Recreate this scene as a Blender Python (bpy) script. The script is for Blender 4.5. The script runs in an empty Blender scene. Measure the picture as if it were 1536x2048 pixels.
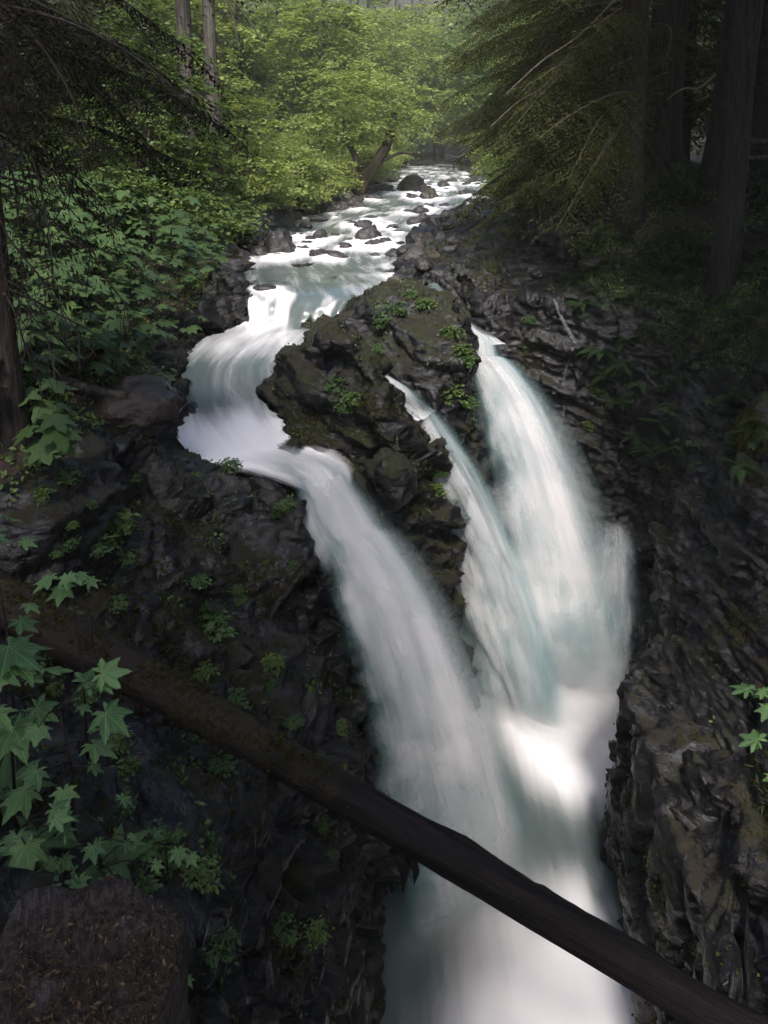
import bpy, math, random
import numpy as np
from mathutils import Vector, Matrix, Euler
from mathutils.bvhtree import BVHTree

R = math.radians
S = bpy.context.scene
COL = S.collection
random.seed(7)
RNG = np.random.default_rng(11)

# ------------------------------------------------------------------ camera
CAM_Z, FPX, PITCH, HOR = 5.0, 1540.0, R(12), 306.0
V0 = HOR + FPX * math.tan(PITCH)
cam_data = bpy.data.cameras.new('camera')
cam = bpy.data.objects.new('camera', cam_data)
COL.objects.link(cam)
cam.location = (0, 0, CAM_Z)
cam.rotation_euler = (R(90) - PITCH, 0, 0)
cam_data.sensor_fit = 'VERTICAL'
cam_data.sensor_height = 24.0
cam_data.lens = FPX / 2048.0 * 24.0
cam_data.shift_y = -(1024 - V0) / 2048.0
cam_data.clip_start = 0.05
cam_data.clip_end = 2000
S.camera = cam

# ------------------------------------------------------------------ sky and sun
SUN_EL, SUN_AZ = 50.0, 182.0        # azimuth clockwise from +Y (upstream): the open corridor behind the camera
world = bpy.data.worlds.new('World')
S.world = world
world.use_nodes = True
wn = world.node_tree
sky = wn.nodes.new('ShaderNodeTexSky')
sky.sky_type = 'NISHITA'
sky.sun_disc = False
sky.sun_elevation = R(SUN_EL)
sky.sun_rotation = R(SUN_AZ)
sky.air_density = 1.0
sky.dust_density = 2.0
sky.ozone_density = 1.0
bg = wn.nodes['Background']
bg.inputs[1].default_value = 0.15
wn.links.new(sky.outputs[0], bg.inputs[0])

sun_data = bpy.data.lights.new('sun', 'SUN')
sun_data.energy = 4.0
sun_data.angle = R(10)
sun_data.color = (1.0, 0.95, 0.90)
sun = bpy.data.objects.new('sun', sun_data)
COL.objects.link(sun)
sd = Vector((math.sin(R(SUN_AZ)) * math.cos(R(SUN_EL)), math.cos(R(SUN_AZ)) * math.cos(R(SUN_EL)), math.sin(R(SUN_EL))))
sun.rotation_euler = sd.to_track_quat('Z', 'Y').to_euler()
sun.location = (0, -60, 80)

S.view_settings.view_transform = 'Standard'
S.view_settings.look = 'None'
S.view_settings.exposure = 0.85
S.view_settings.gamma = 1.0
S.view_settings.use_curve_mapping = False
S.render.engine = 'CYCLES'
cy = S.cycles
cy.use_denoising = True
cy.max_bounces = 5
cy.diffuse_bounces = 2
cy.glossy_bounces = 2
cy.transmission_bounces = 3
cy.volume_bounces = 2
cy.transparent_max_bounces = 24
cy.sample_clamp_indirect = 4.0
cy.caustics_reflective = False
cy.caustics_refractive = False
cy.use_adaptive_sampling = True
cy.adaptive_threshold = 0.04
cy.volume_step_rate = 4.0
cy.volume_max_steps = 96

# ------------------------------------------------------------------ helpers
def ray(u, v):
    """direction of a point of the view, for choosing where things stand"""
    a, b = (u - 768) / FPX, (v - V0) / FPX
    c, s = math.cos(PITCH), math.sin(PITCH)
    return Vector((a, c - b * s, -s - b * c))

def at_y(u, v, y):
    r = ray(u, v); t = y / r.y
    return Vector((r.x * t, y, CAM_Z + r.z * t))

def at_z(u, v, z):
    r = ray(u, v); t = (z - CAM_Z) / r.z
    return Vector((r.x * t, r.y * t, z))

def _hash(ix, iy, iz, seed):
    h = (ix.astype(np.int64) * 374761393 + iy.astype(np.int64) * 668265263 + iz.astype(np.int64) * 2147483647 + seed * 974634533) & 0xFFFFFFFF
    h = ((h ^ (h >> 13)) * 1274126177) & 0xFFFFFFFF
    h = ((h ^ (h >> 16)) * 2246822519) & 0xFFFFFFFF
    return ((h ^ (h >> 15)) & 0xFFFFFF).astype(np.float32) / np.float32(0xFFFFFF)

def vnoise(P, scale, seed=0):
    """smooth 3D value noise in -1..1, P is (N,3)"""
    Q = P * np.asarray(scale, dtype=np.float32)
    I = np.floor(Q).astype(np.int64)
    F = (Q - I).astype(np.float32)
    F = F * F * F * (F * (F * 6 - 15) + 10)
    x, y, z = I[:, 0], I[:, 1], I[:, 2]
    fx, fy, fz = F[:, 0], F[:, 1], F[:, 2]
    def L(a, b, t): return a + (b - a) * t
    r = L(L(L(_hash(x, y, z, seed), _hash(x + 1, y, z, seed), fx), L(_hash(x, y + 1, z, seed), _hash(x + 1, y + 1, z, seed), fx), fy),
          L(L(_hash(x, y, z + 1, seed), _hash(x + 1, y, z + 1, seed), fx), L(_hash(x, y + 1, z + 1, seed), _hash(x + 1, y + 1, z + 1, seed), fx), fy), fz)
    return r * 2 - 1

def fbm(P, scale, octaves=3, seed=0, gain=0.5):
    s = np.asarray(scale, dtype=np.float32) * np.ones(3, dtype=np.float32)
    out = np.zeros(len(P), dtype=np.float32); a = 1.0
    for o in range(octaves):
        out += a * vnoise(P, s * (2.03 ** o), seed + 17 * o)
        a *= gain
    return out

def worley_facets(P, scale, seed=0, tilt=0.6):
    """fractured-block relief: every random cell is a tilted facet at its own level; returns relief and crack distance"""
    Q = (P * np.asarray(scale, dtype=np.float32)).astype(np.float32)
    I = np.floor(Q).astype(np.int64)
    best = np.full(len(P), 9.0, dtype=np.float32); second = best.copy(); val = np.zeros(len(P), dtype=np.float32)
    for dx in (-1, 0, 1):
        for dy in (-1, 0, 1):
            for dz in (-1, 0, 1):
                cx, cy_, cz = I[:, 0] + dx, I[:, 1] + dy, I[:, 2] + dz
                ox = Q[:, 0] - (cx + _hash(cx, cy_, cz, seed)); oy = Q[:, 1] - (cy_ + _hash(cx, cy_, cz, seed + 1)); oz = Q[:, 2] - (cz + _hash(cx, cy_, cz, seed + 2))
                d = np.sqrt(ox * ox + oy * oy + oz * oz)
                v = (_hash(cx, cy_, cz, seed + 3) - 0.5) + tilt * (ox * (_hash(cx, cy_, cz, seed + 4) - .5) + oy * (_hash(cx, cy_, cz, seed + 5) - .5) + oz * (_hash(cx, cy_, cz, seed + 6) - .5)) * 2
                closer = d < best
                second = np.where(closer, best, np.minimum(second, d))
                val = np.where(closer, v, val); best = np.where(closer, d, best)
    return val, second - best

def mesh_np(name, V, F, smooth=True):
    V = np.asarray(V, dtype=np.float32); F = np.asarray(F, dtype=np.int32)
    me = bpy.data.meshes.new(name)
    n, k = F.shape
    me.vertices.add(len(V)); me.vertices.foreach_set('co', V.ravel())
    me.loops.add(n * k); me.loops.foreach_set('vertex_index', F.ravel())
    me.polygons.add(n); me.polygons.foreach_set('loop_start', np.arange(0, n * k, k, dtype=np.int32))
    me.polygons.foreach_set('loop_total', np.full(n, k, dtype=np.int32))
    me.polygons.foreach_set('use_smooth', np.full(n, smooth, dtype=bool))
    me.update(calc_edges=True)
    return me

def add_uv(me, UV, F):
    l = me.uv_layers.new(name='UVMap')
    l.data.foreach_set('uv', np.asarray(UV, dtype=np.float32)[np.asarray(F).ravel()].ravel())

def add_attr(me, name, vals, domain='POINT'):
    a = me.attributes.new(name, 'FLOAT', domain)
    a.data.foreach_set('value', np.asarray(vals, dtype=np.float32))

def tag(o, label=None, cat=None, group=None, kind=None):
    if label: o['label'] = label
    if cat: o['category'] = cat
    if group: o['group'] = group
    if kind: o['kind'] = kind
    return o

def obj(name, me, mat=None, parent=None, loc=None, rot=None, scale=None):
    o = bpy.data.objects.new(name, me)
    COL.objects.link(o)
    if mat is not None and me is not None and len(me.materials) == 0: me.materials.append(mat)
    if parent: o.parent = parent
    if loc is not None: o.location = loc
    if rot is not None: o.rotation_euler = rot
    if scale is not None: o.scale = scale if hasattr(scale, '__len__') else (scale,) * 3
    return o

def empty(name, loc, rz=0.0):
    o = bpy.data.objects.new(name, None); COL.objects.link(o)
    o.location = loc; o.rotation_euler = (0, 0, rz); o.empty_display_size = 0.2
    return o

def tube_np(pts, rad, n=10, jitter=0.0, seed=0):
    """swept tube with per-point radii, closed ends"""
    pts = np.asarray(pts, dtype=float); m = len(pts)
    rad = np.asarray(rad, dtype=float) * np.ones(m)
    T = np.gradient(pts, axis=0); T /= np.linalg.norm(T, axis=1)[:, None] + 1e-9
    up = np.array([0.0, 0, 1]) if abs(T[:, 2]).mean() < 0.8 else np.array([1.0, 0, 0])
    A = np.cross(T, up); A /= np.linalg.norm(A, axis=1)[:, None] + 1e-9
    B = np.cross(T, A)
    th = np.linspace(0, 2 * math.pi, n, endpoint=False)
    V = pts[:, None, :] + rad[:, None, None] * (np.cos(th)[None, :, None] * A[:, None, :] + np.sin(th)[None, :, None] * B[:, None, :])
    V = V.reshape(-1, 3)
    if jitter:
        q = V.astype(np.float32) + seed * 7.1
        V = V + (V - np.repeat(pts, n, axis=0)) * (jitter * fbm(q, 3.0, 3, seed))[:, None]
    F = []
    for i in range(m - 1):
        for j in range(n):
            k = (j + 1) % n
            F.append((i * n + j, i * n + k, (i + 1) * n + k, (i + 1) * n + j))
    V = np.vstack([V, pts[0], pts[-1]])
    a, b = len(V) - 2, len(V) - 1
    for j in range(n):
        k = (j + 1) % n
        F.append((a, k, j, j)); F.append((b, (m - 1) * n + j, (m - 1) * n + k, (m - 1) * n + k))
    return V, F

def mesh_py(name, V, F, smooth=True):
    me = bpy.data.meshes.new(name)
    F = [tuple(dict.fromkeys(f)) for f in F]
    me.from_pydata([tuple(map(float, v)) for v in V], [], F)
    if smooth: me.polygons.foreach_set('use_smooth', [True] * len(me.polygons))
    me.update()
    return me

def scatter(TV, TF, M, T):
    """many copies of a template in one mesh: TV (n,3), TF (m,k), M (N,3,3), T (N,3)"""
    V = np.einsum('nij,kj->nki', M, TV) + T[:, None, :]
    F = TF[None, :, :] + (np.arange(len(T)) * len(TV))[:, None, None]
    return V.reshape(-1, 3), F.reshape(-1, TF.shape[1])

def frames(D, up=None, roll=None):
    """rotation matrices whose x axis is D and z axis near up"""
    D = D / (np.linalg.norm(D, axis=1)[:, None] + 1e-9)
    U = np.tile(np.array([0, 0, 1.0]), (len(D), 1)) if up is None else up
    Yv = np.cross(U, D); Yv /= np.linalg.norm(Yv, axis=1)[:, None] + 1e-9
    Zv = np.cross(D, Yv)
    if roll is not None:
        c, s = np.cos(roll)[:, None], np.sin(roll)[:, None]
        Yv, Zv = c * Yv + s * Zv, c * Zv - s * Yv
    return np.stack([D, Yv, Zv], axis=2)

# ------------------------------------------------------------------ materials
class NT:
    def __init__(self, name):
        self.m = bpy.data.materials.new(name); self.m.use_nodes = True
        self.t = self.m.node_tree; self.t.nodes.clear()
        self.out = self.n('ShaderNodeOutputMaterial')
    def n(self, kind, **kw):
        nd = self.t.nodes.new(kind)
        for k, v in kw.items(): setattr(nd, k, v)
        return nd
    def l(self, a, b): self.t.links.new(a, b)
    def val(self, sock, v):
        if hasattr(v, 'is_output') or isinstance(v, bpy.types.NodeSocket): self.l(v, sock)
        else: sock.default_value = v
    def math(self, op, a, b=None, clamp=False):
        nd = self.n('ShaderNodeMath', operation=op, use_clamp=clamp); self.val(nd.inputs[0], a)
        if b is not None: self.val(nd.inputs[1], b)
        return nd.outputs[0]
    def mix(self, f, a, b):
        nd = self.n('ShaderNodeMix', data_type='RGBA'); self.val(nd.inputs[0], f)
        self.val(nd.inputs[6], a if not isinstance(a, tuple) else (*a, 1)); self.val(nd.inputs[7], b if not isinstance(b, tuple) else (*b, 1))
        return nd.outputs[2]
    def noise(self, vec, scale, detail=4, rough=0.55, dist=0.0):
        nd = self.n('ShaderNodeTexNoise'); nd.inputs['Scale'].default_value = scale; nd.inputs['Detail'].default_value = detail
        nd.inputs['Roughness'].default_value = rough; nd.inputs['Distortion'].default_value = dist
        if vec is not None: self.l(vec, nd.inputs['Vector'])
        return nd.outputs[0]
    def ramp(self, f, lo, hi, a=0.0, b=1.0):
        nd = self.n('ShaderNodeMapRange', interpolation_type='SMOOTHSTEP'); self.val(nd.inputs[0], f)
        for i, v in zip((1, 2, 3, 4), (lo, hi, a, b)): nd.inputs[i].default_value = v
        return nd.outputs[0]
    def mapping(self, vec, scale):
        nd = self.n('ShaderNodeMapping'); nd.inputs['Scale'].default_value = scale; self.l(vec, nd.inputs[0]); return nd.outputs[0]
    def attr(self, name):
        return self.n('ShaderNodeAttribute', attribute_name=name).outputs['Fac']
    def bsdf(self, col, rough=0.6, spec=0.5, bump=None, strength=0.5, dist=0.02):
        b = self.n('ShaderNodeBsdfPrincipled')
        self.val(b.inputs['Base Color'], (*col, 1) if isinstance(col, tuple) else col)
        self.val(b.inputs['Roughness'], rough); self.val(b.inputs['Specular IOR Level'], spec)
        if bump is not None:
            bp = self.n('ShaderNodeBump'); bp.inputs['Strength'].default_value = strength; bp.inputs['Distance'].default_value = dist
            self.l(bump, bp.inputs['Height']); self.l(bp.outputs[0], b.inputs['Normal'])
        return b
    def done(self, sh):
        self.l(sh.outputs[0] if hasattr(sh, 'outputs') else sh, self.out.inputs[0]); return self.m

MAT = {}

def rock_material(name, dark, light, moss, moss_amt, soil=True):
    k = NT(name)
    geo = k.n('ShaderNodeNewGeometry'); pos = geo.outputs['Position']
    sep = k.n('ShaderNodeSeparateXYZ'); k.l(geo.outputs['Normal'], sep.inputs[0]); nz = sep.outputs[2]
    big = k.noise(pos, 0.7, 2, 0.6); mid = k.noise(pos, 4.0, 4, 0.65); fine = k.noise(pos, 22.0, 3, 0.7)
    c = k.mix(k.ramp(mid, 0.35, 0.7), dark, light)
    c = k.mix(k.ramp(fine, 0.55, 0.78, 0, 0.55), c, tuple(min(1, v * 1.9) for v in light))
    c = k.mix(k.ramp(big, 0.5, 0.72, 0, 0.6), c, tuple(v * f for v, f in zip(light, (1.15, 1.0, .95))))
    # moss grows on ledges and in patches with ragged edges
    m = k.math('ADD', k.math('MULTIPLY', nz, 0.32), k.math('ADD', k.math('MULTIPLY', mid, 0.55), k.math('MULTIPLY', big, 0.75)))
    mm = k.ramp(m, 1.02 - moss_amt, 1.16 - moss_amt)
    mcol = k.mix(k.ramp(fine, 0.35, 0.65), tuple(v * 0.45 for v in moss), moss)
    mcol = k.mix(k.ramp(k.noise(pos, 1.6, 1), 0.45, 0.62), mcol, (0.017, 0.012, 0.006))
    c = k.mix(mm, c, mcol)
    rough = k.math('ADD', k.math('MULTIPLY', k.ramp(mid, 0.4, 0.65), 0.25), k.math('ADD', 0.38, k.math('MULTIPLY', mm, 0.5)))
    if soil:
        s = k.ramp(k.math('ADD', k.attr('soil'), k.math('MULTIPLY', k.math('SUBTRACT', mid, 0.5), 0.8)), 0.4, 0.6)
        scol = k.mix(k.ramp(fine, 0.35, 0.65), (0.010, 0.007, 0.005), (0.042, 0.026, 0.018))
        scol = k.mix(k.ramp(big, 0.45, 0.6), scol, (0.02, 0.024, 0.009))
        c = k.mix(s, c, scol); rough = k.math('ADD', rough, k.math('MULTIPLY', s, 0.4), True)
    mp = k.n('ShaderNodeMapping'); mp.inputs['Rotation'].default_value = (0.3, -0.35, 0.5); mp.inputs['Scale'].default_value = (1, 1, 2.0); k.l(pos, mp.inputs[0])
    def facets(scale):
        vo = k.n('ShaderNodeTexVoronoi', distance='CHEBYCHEV'); vo.inputs['Scale'].default_value = scale; k.l(mp.outputs[0], vo.inputs['Vector']); return vo.outputs['Distance']
    h = k.math('ADD', k.math('MULTIPLY', facets(1.3), -1.9), k.math('ADD', k.math('MULTIPLY', facets(3.6), -0.35), k.math('ADD', k.math('MULTIPLY', mid, 0.25), k.math('MULTIPLY', fine, 0.30))))
    b = k.bsdf(c, rough, 0.5, h, 0.8, 0.09)
    return k.done(b)

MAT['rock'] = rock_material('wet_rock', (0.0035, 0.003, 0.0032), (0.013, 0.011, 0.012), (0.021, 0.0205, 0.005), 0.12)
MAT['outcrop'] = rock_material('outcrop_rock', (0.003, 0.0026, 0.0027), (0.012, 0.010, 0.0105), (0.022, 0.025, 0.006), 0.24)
MAT['boulder'] = rock_material('boulder_rock', (0.014, 0.012, 0.013), (0.055, 0.049, 0.05), (0.06, 0.062, 0.014), -0.02, False)
MAT['boulder_brown'] = rock_material('brown_boulder', (0.02, 0.014, 0.011), (0.06, 0.042, 0.034), (0.05, 0.04, 0.014), 0.05, False)
MAT['boulder_moss'] = rock_material('mossy_boulder', (0.016, 0.014, 0.013), (0.055, 0.048, 0.045), (0.06, 0.062, 0.014), 0.20, False)

def bark_material(name, a, b_, moss=0.0, scale=(9, 9, 1.1)):
    k = NT(name)
    tc = k.n('ShaderNodeTexCoord').outputs['Object']
    st = k.mapping(tc, scale)
    g = k.noise(st, 1.6, 6, 0.65, 0.4); f = k.noise(tc, 14, 4)
    c = k.mix(k.ramp(g, 0.38, 0.62), a, b_)
    if moss:
        c = k.mix(k.ramp(k.noise(tc, 1.7, 5, 0.65), 0.62 - moss * 0.3, 0.75 - moss * 0.3), c, (0.05, 0.05, 0.013))
    return k.done(k.bsdf(c, 0.8, 0.3, k.math('ADD', g, k.math('MULTIPLY', f, 0.2)), 0.9, 0.06))

MAT['bark'] = bark_material('conifer_bark', (0.008, 0.006, 0.0055), (0.038, 0.028, 0.026))
MAT['bark_grey'] = bark_material('grey_bark', (0.03, 0.026, 0.023), (0.10, 0.086, 0.078), 0.1)
MAT['bark_moss'] = bark_material('mossy_bark', (0.018, 0.014, 0.01), (0.06, 0.046, 0.032), 0.5)
MAT['twig'] = bark_material('twig_bark', (0.04, 0.031, 0.026), (0.11, 0.088, 0.072), 0.1)
MAT['twig_dark'] = bark_material('dark_twig_bark', (0.012, 0.009, 0.008), (0.04, 0.03, 0.026), 0.1)

def leaf_material(name, a, b_, trans=0.35, rough=0.5):
    k = NT(name)
    oi = k.n('ShaderNodeObjectInfo').outputs['Random']
    v = k.math('ADD', k.math('MULTIPLY', k.attr('var'), 0.65), k.math('MULTIPLY', oi, 0.35))
    c = k.mix(v, a, b_)
    p = k.bsdf(c, rough, 0.35 if rough < 0.55 else 0.08)
    t = k.n('ShaderNodeBsdfTranslucent')
    tc = k.mix(0.5, c, tuple(min(1, x * y) for x, y in zip(b_, (1.3, 1.25, 0.6))))
    k.l(tc, t.inputs[0])
    mx = k.n('ShaderNodeMixShader'); mx.inputs[0].default_value = trans
    k.l(p.outputs[0], mx.inputs[1]); k.l(t.outputs[0], mx.inputs[2])
    return k.done(mx)

def veined_leaf(name, a, b_):
    k = NT(name)
    oi = k.n('ShaderNodeObjectInfo').outputs['Random']
    tc = k.n('ShaderNodeTexCoord').outputs['Object']
    sp = k.n('ShaderNodeSeparateXYZ'); k.l(tc, sp.inputs[0]); x, y = sp.outputs[0], sp.outputs[1]
    r = k.math('SQRT', k.math('ADD', k.math('MULTIPLY', x, x), k.math('MULTIPLY', y, y)))
    an = k.math('DIVIDE', k.math('ARCTAN2', y, x), R(46))
    dist = k.math('MULTIPLY', k.math('ABSOLUTE', k.math('SUBTRACT', an, k.math('ROUND', an))), r)
    rib = k.math('ABSOLUTE', k.math('SUBTRACT', k.math('FRACT', k.math('MULTIPLY', k.math('SUBTRACT', r, k.math('MULTIPLY', dist, 1.4)), 7.0)), 0.5))
    vein = k.math('MAXIMUM', k.ramp(dist, 0.022, 0.008), k.math('MULTIPLY', k.ramp(rib, 0.10, 0.02), 0.5))
    n1 = k.noise(tc, 2.2, 3)
    v = k.math('ADD', k.math('MULTIPLY', oi, 0.55), k.math('MULTIPLY', n1, 0.6))
    c = k.mix(k.ramp(v, 0.2, 0.95), a, b_)
    c = k.mix(k.math('MULTIPLY', vein, 0.45), c, tuple(min(1, q * 1.7) for q in b_))
    c = k.mix(k.ramp(k.noise(tc, 5.5, 2), 0.70, 0.78, 0, 0.6), c, (0.05, 0.045, 0.015))
    p = k.bsdf(c, 0.42, 0.4, k.math('SUBTRACT', k.math('MULTIPLY', n1, 0.5), k.math('MULTIPLY', vein, 0.3)), 0.5, 0.05)
    t = k.n('ShaderNodeBsdfTranslucent'); k.l(c, t.inputs[0])
    mx = k.n('ShaderNodeMixShader'); mx.inputs[0].default_value = 0.3
    k.l(p.outputs[0], mx.inputs[1]); k.l(t.outputs[0], mx.inputs[2])
    return k.done(mx)
MAT['leaf_veined'] = veined_leaf('veined_leaf', (0.055, 0.125, 0.045), (0.19, 0.31, 0.11))
MAT['club'] = leaf_material('broad_leaf', (0.03, 0.064, 0.023), (0.095, 0.155, 0.052), 0.3)
MAT['club_near'] = leaf_material('near_broad_leaf', (0.045, 0.09, 0.032), (0.11, 0.18, 0.06), 0.3)
MAT['maple'] = leaf_material('vine_maple_leaf', (0.135, 0.205, 0.055), (0.33, 0.385, 0.12), 0.45)
MAT['green'] = leaf_material('shrub_leaf', (0.055, 0.105, 0.032), (0.165, 0.235, 0.066), 0.4)
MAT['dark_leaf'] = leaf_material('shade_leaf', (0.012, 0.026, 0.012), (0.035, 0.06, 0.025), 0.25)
MAT['needle'] = leaf_material('hemlock_needle', (0.020, 0.026, 0.009), (0.058, 0.066, 0.022), 0.3, 0.6)
MAT['needle_near'] = leaf_material('bough_needle', (0.020, 0.026, 0.009), (0.07, 0.075, 0.024), 0.3, 0.6)
MAT['needle_dark'] = leaf_material('dark_needle', (0.008, 0.008, 0.005), (0.022, 0.019, 0.011), 0.2, 0.7)
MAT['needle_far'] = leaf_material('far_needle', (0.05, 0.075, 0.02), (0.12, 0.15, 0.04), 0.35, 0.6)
MAT['fern'] = leaf_material('fern_frond', (0.022, 0.045, 0.018), (0.06, 0.1, 0.035), 0.3)
MAT['moss'] = leaf_material('moss', (0.018, 0.017, 0.005), (0.055, 0.052, 0.013), 0.2, 0.9)
MAT['moss_bright'] = leaf_material('hanging_moss', (0.03, 0.032, 0.008), (0.09, 0.09, 0.022), 0.25, 0.9)
MAT['grass'] = leaf_material('grass', (0.04, 0.07, 0.02), (0.12, 0.16, 0.05), 0.35)

FOAM = (0.94, 0.90, 0.91)
TEAL = (0.085, 0.107, 0.106)

def river_material(name, amp):
    k = NT(name)
    uv = k.n('ShaderNodeTexCoord').outputs['UV']
    pos = k.n('ShaderNodeNewGeometry').outputs['Position']
    st = k.mapping(uv, (5.5, 0.75, 1)); n1 = k.noise(st, 1.0, 4, 0.5, 0.6)
    st2 = k.mapping(uv, (16, 1.6, 1)); n2 = k.noise(st2, 1.0, 3, 0.5, 0.4)
    f = k.math('ADD', k.attr('foam'), k.math('ADD', k.math('MULTIPLY', k.math('SUBTRACT', n1, 0.5), 0.85 * amp), k.math('MULTIPLY', k.math('SUBTRACT', n2, 0.5), 0.45 * amp)))
    fm = k.ramp(f, 0.15, 1.15)
    c = k.mix(fm, TEAL, FOAM)
    rough = k.math('ADD', 0.22, k.math('MULTIPLY', fm, 0.4))
    b = k.bsdf(c, rough, 0.4, k.math('ADD', n1, k.math('MULTIPLY', n2, 0.4)), 0.25, 0.08)
    # shallow water over the bed is clear
    k.l(k.ramp(k.math('ADD', k.attr('depth'), k.math('MULTIPLY', k.math('SUBTRACT', n2, 0.5), 0.15)), 0.0, 0.34), b.inputs['Alpha'])
    return k.done(b)

def fall_material(name, dens, teal):
    """thin veil of falling water: streaks run along the fall, edges thin out to nothing"""
    k = NT(name)
    uv = k.n('ShaderNodeTexCoord').outputs['UV']
    sep = k.n('ShaderNodeSeparateXYZ'); k.l(uv, sep.inputs[0]); u, v = sep.outputs[0], sep.outputs[1]
    rnd = k.n('ShaderNodeObjectInfo').outputs['Random']
    cmb = k.n('ShaderNodeCombineXYZ'); k.l(u, cmb.inputs[0]); k.l(v, cmb.inputs[1]); k.l(k.math('MULTIPLY', rnd, 37.0), cmb.inputs[2])
    s1 = k.noise(k.mapping(cmb.outputs[0], (5, 0.45, 1)), 1.0, 3, 0.5, 0.2)
    s2 = k.noise(k.mapping(cmb.outputs[0], (34, 0.8, 1)), 1.0, 2, 0.6, 0.1)
    s3 = k.noise(k.mapping(cmb.outputs[0], (2.2, 1.7, 1)), 1.0, 2, 0.5, 0.5)
    st = k.math('ADD', k.math('MULTIPLY', s1, 0.5), k.math('ADD', k.math('MULTIPLY', s2, 0.10), k.math('MULTIPLY', s3, 0.40)))
    wob = k.math('MULTIPLY', k.math('SUBTRACT', s3, 0.5), 0.30)
    uw = k.math('ADD', u, wob)
    edge = k.math('MULTIPLY', k.math('MULTIPLY', k.ramp(uw, 0.02, 0.42), k.ramp(uw, 0.98, 0.58)), k.math('MULTIPLY', k.ramp(u, 0.0, 0.12), k.ramp(u, 1.0, 0.88)))
    low = k.ramp(v, 1.3, 3.2)
    a = k.ramp(k.math('ADD', k.math('MULTIPLY', edge, 0.8), k.math('MULTIPLY', k.math('SUBTRACT', st, 0.5), 1.7)), 0.18, 0.95)
    a = k.math('MULTIPLY', k.math('MULTIPLY', a, k.ramp(edge, 0.0, 0.4)), k.math('MULTIPLY', k.attr('fade'), dens), True)
    thick = k.math('SUBTRACT', k.math('MULTIPLY', k.math('ADD', k.math('MULTIPLY', edge, 0.75), 0.25), k.math('SUBTRACT', k.math('MULTIPLY', st, 2.4), 0.45)), k.math('MULTIPLY', low, 0.22))
    body = k.ramp(thick, 0.25, 1.0)
    c = k.mix(body, teal, FOAM)
    d = k.n('ShaderNodeBsdfDiffuse'); k.l(c, d.inputs[0])
    # aerated water scatters light from above whichever way the sheet faces
    ge = k.n('ShaderNodeNewGeometry'); va = k.n('ShaderNodeVectorMath', operation='ADD'); k.l(ge.outputs['Normal'], va.inputs[0]); va.inputs[1].default_value = (0, 0, 0.9)
    vn = k.n('ShaderNodeVectorMath', operation='NORMALIZE'); k.l(va.outputs[0], vn.inputs[0]); k.l(vn.outputs[0], d.inputs['Normal'])
    t = k.n('ShaderNodeBsdfTranslucent'); k.l(c, t.inputs[0])
    m1 = k.n('ShaderNodeMixShader'); m1.inputs[0].default_value = 0.25
    k.l(d.outputs[0], m1.inputs[1]); k.l(t.outputs[0], m1.inputs[2])
    tr = k.n('ShaderNodeBsdfTransparent')
    m2 = k.n('ShaderNodeMixShader'); k.l(a, m2.inputs[0]); k.l(tr.outputs[0], m2.inputs[1]); k.l(m1.outputs[0], m2.inputs[2])
    return k.done(m2)

MAT['river'] = river_material('river_water', 1.0)
MAT['pool'] = river_material('pool_water', 0.45)
MAT['fall'] = fall_material('falling_water', 0.92, (0.055, 0.185, 0.195))
MAT['trickle'] = fall_material('trickling_water', 0.16, (0.3, 0.38, 0.38))
MAT['veil'] = fall_material('water_veil', 0.34, (0.12, 0.27, 0.275))
# ------------------------------------------------------------------ the lie of the land
# river cross sections: left bank xy, right bank xy, water level, foam
RIV = [((16, 190), (24, 190), 4.6, .3), ((6.5, 140), (14, 140), 3.5, .35), ((2.6, 105), (10, 105), 2.9, .4), ((0.4, 80), (10.2, 80), 2.5, .45),
       ((-0.7, 60), (9.2, 60), 2.1, .34), ((-3.2, 48), (6.2, 48), 1.62, .30), ((-4.8, 39), (2.6, 39), 1.3, .32), ((-5.4, 33.5), (1.2, 33.5), 1.1, .38),
       ((-5.3, 29.6), (0.6, 28.6), .95, .3), ((-4.8, 26), (0.3, 26), .9, .22), ((-4.3, 23.0), (-0.2, 23.4), .85, .3),
       ((-4.25, 22.3), (-0.8, 22.7), .55, .3), ((-4.25, 21.9), (-1.2, 22.2), .02, .4), ((-4.6, 20.3), (-1.75, 20.3), -.1, .5), ((-4.9, 18.7), (-2.4, 19.2), -.4, .2),
       ((-4.8, 17.6), (-2.75, 17.9), -.8, .3), ((-4.3, 16.4), (-2.2, 17.0), -1.12, 1.05), ((-3.4, 15.2), (-1.55, 16.25), -1.3, 1.3),
       ((-2.05, 14.3), (-0.6, 15.5), -1.5, 1.25), ((-1.6, 13.85), (-.4, 14.7), -1.72, 1.1), ((-1.45, 13.5), (-.2, 14.15), -2.05, .6), ((-1.0, 13.3), (.0, 13.85), -2.6, .6)]

def catmull(P, n):
    P = np.asarray(P, dtype=float); m = len(P)
    out = []
    for i in range(m - 1):
        p0, p1, p2, p3 = P[max(i - 1, 0)], P[i], P[i + 1], P[min(i + 2, m - 1)]
        for t in np.linspace(0, 1, n[i] if hasattr(n, '__len__') else n, endpoint=False):
            out.append(.5 * ((2 * p1) + (-p0 + p2) * t + (2 * p0 - 5 * p1 + 4 * p2 - p3) * t * t + (-p0 + 3 * p1 - 3 * p2 + p3) * t ** 3))
    out.append(P[-1])
    return np.array(out)

_secs = np.array([[*l, *r, z, fo] for l, r, z, fo in RIV])
_segl = np.linalg.norm(np.diff((_secs[:, :2] + _secs[:, 2:4]) / 2, axis=0), axis=1)
_ns = [max(6, int(d / (0.10 if s[1] < 36 else 0.5))) for d, s in zip(_segl, _secs[:-1])]
RIVER = catmull(_secs, _ns)          # columns lx ly rx ry z foam

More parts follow.
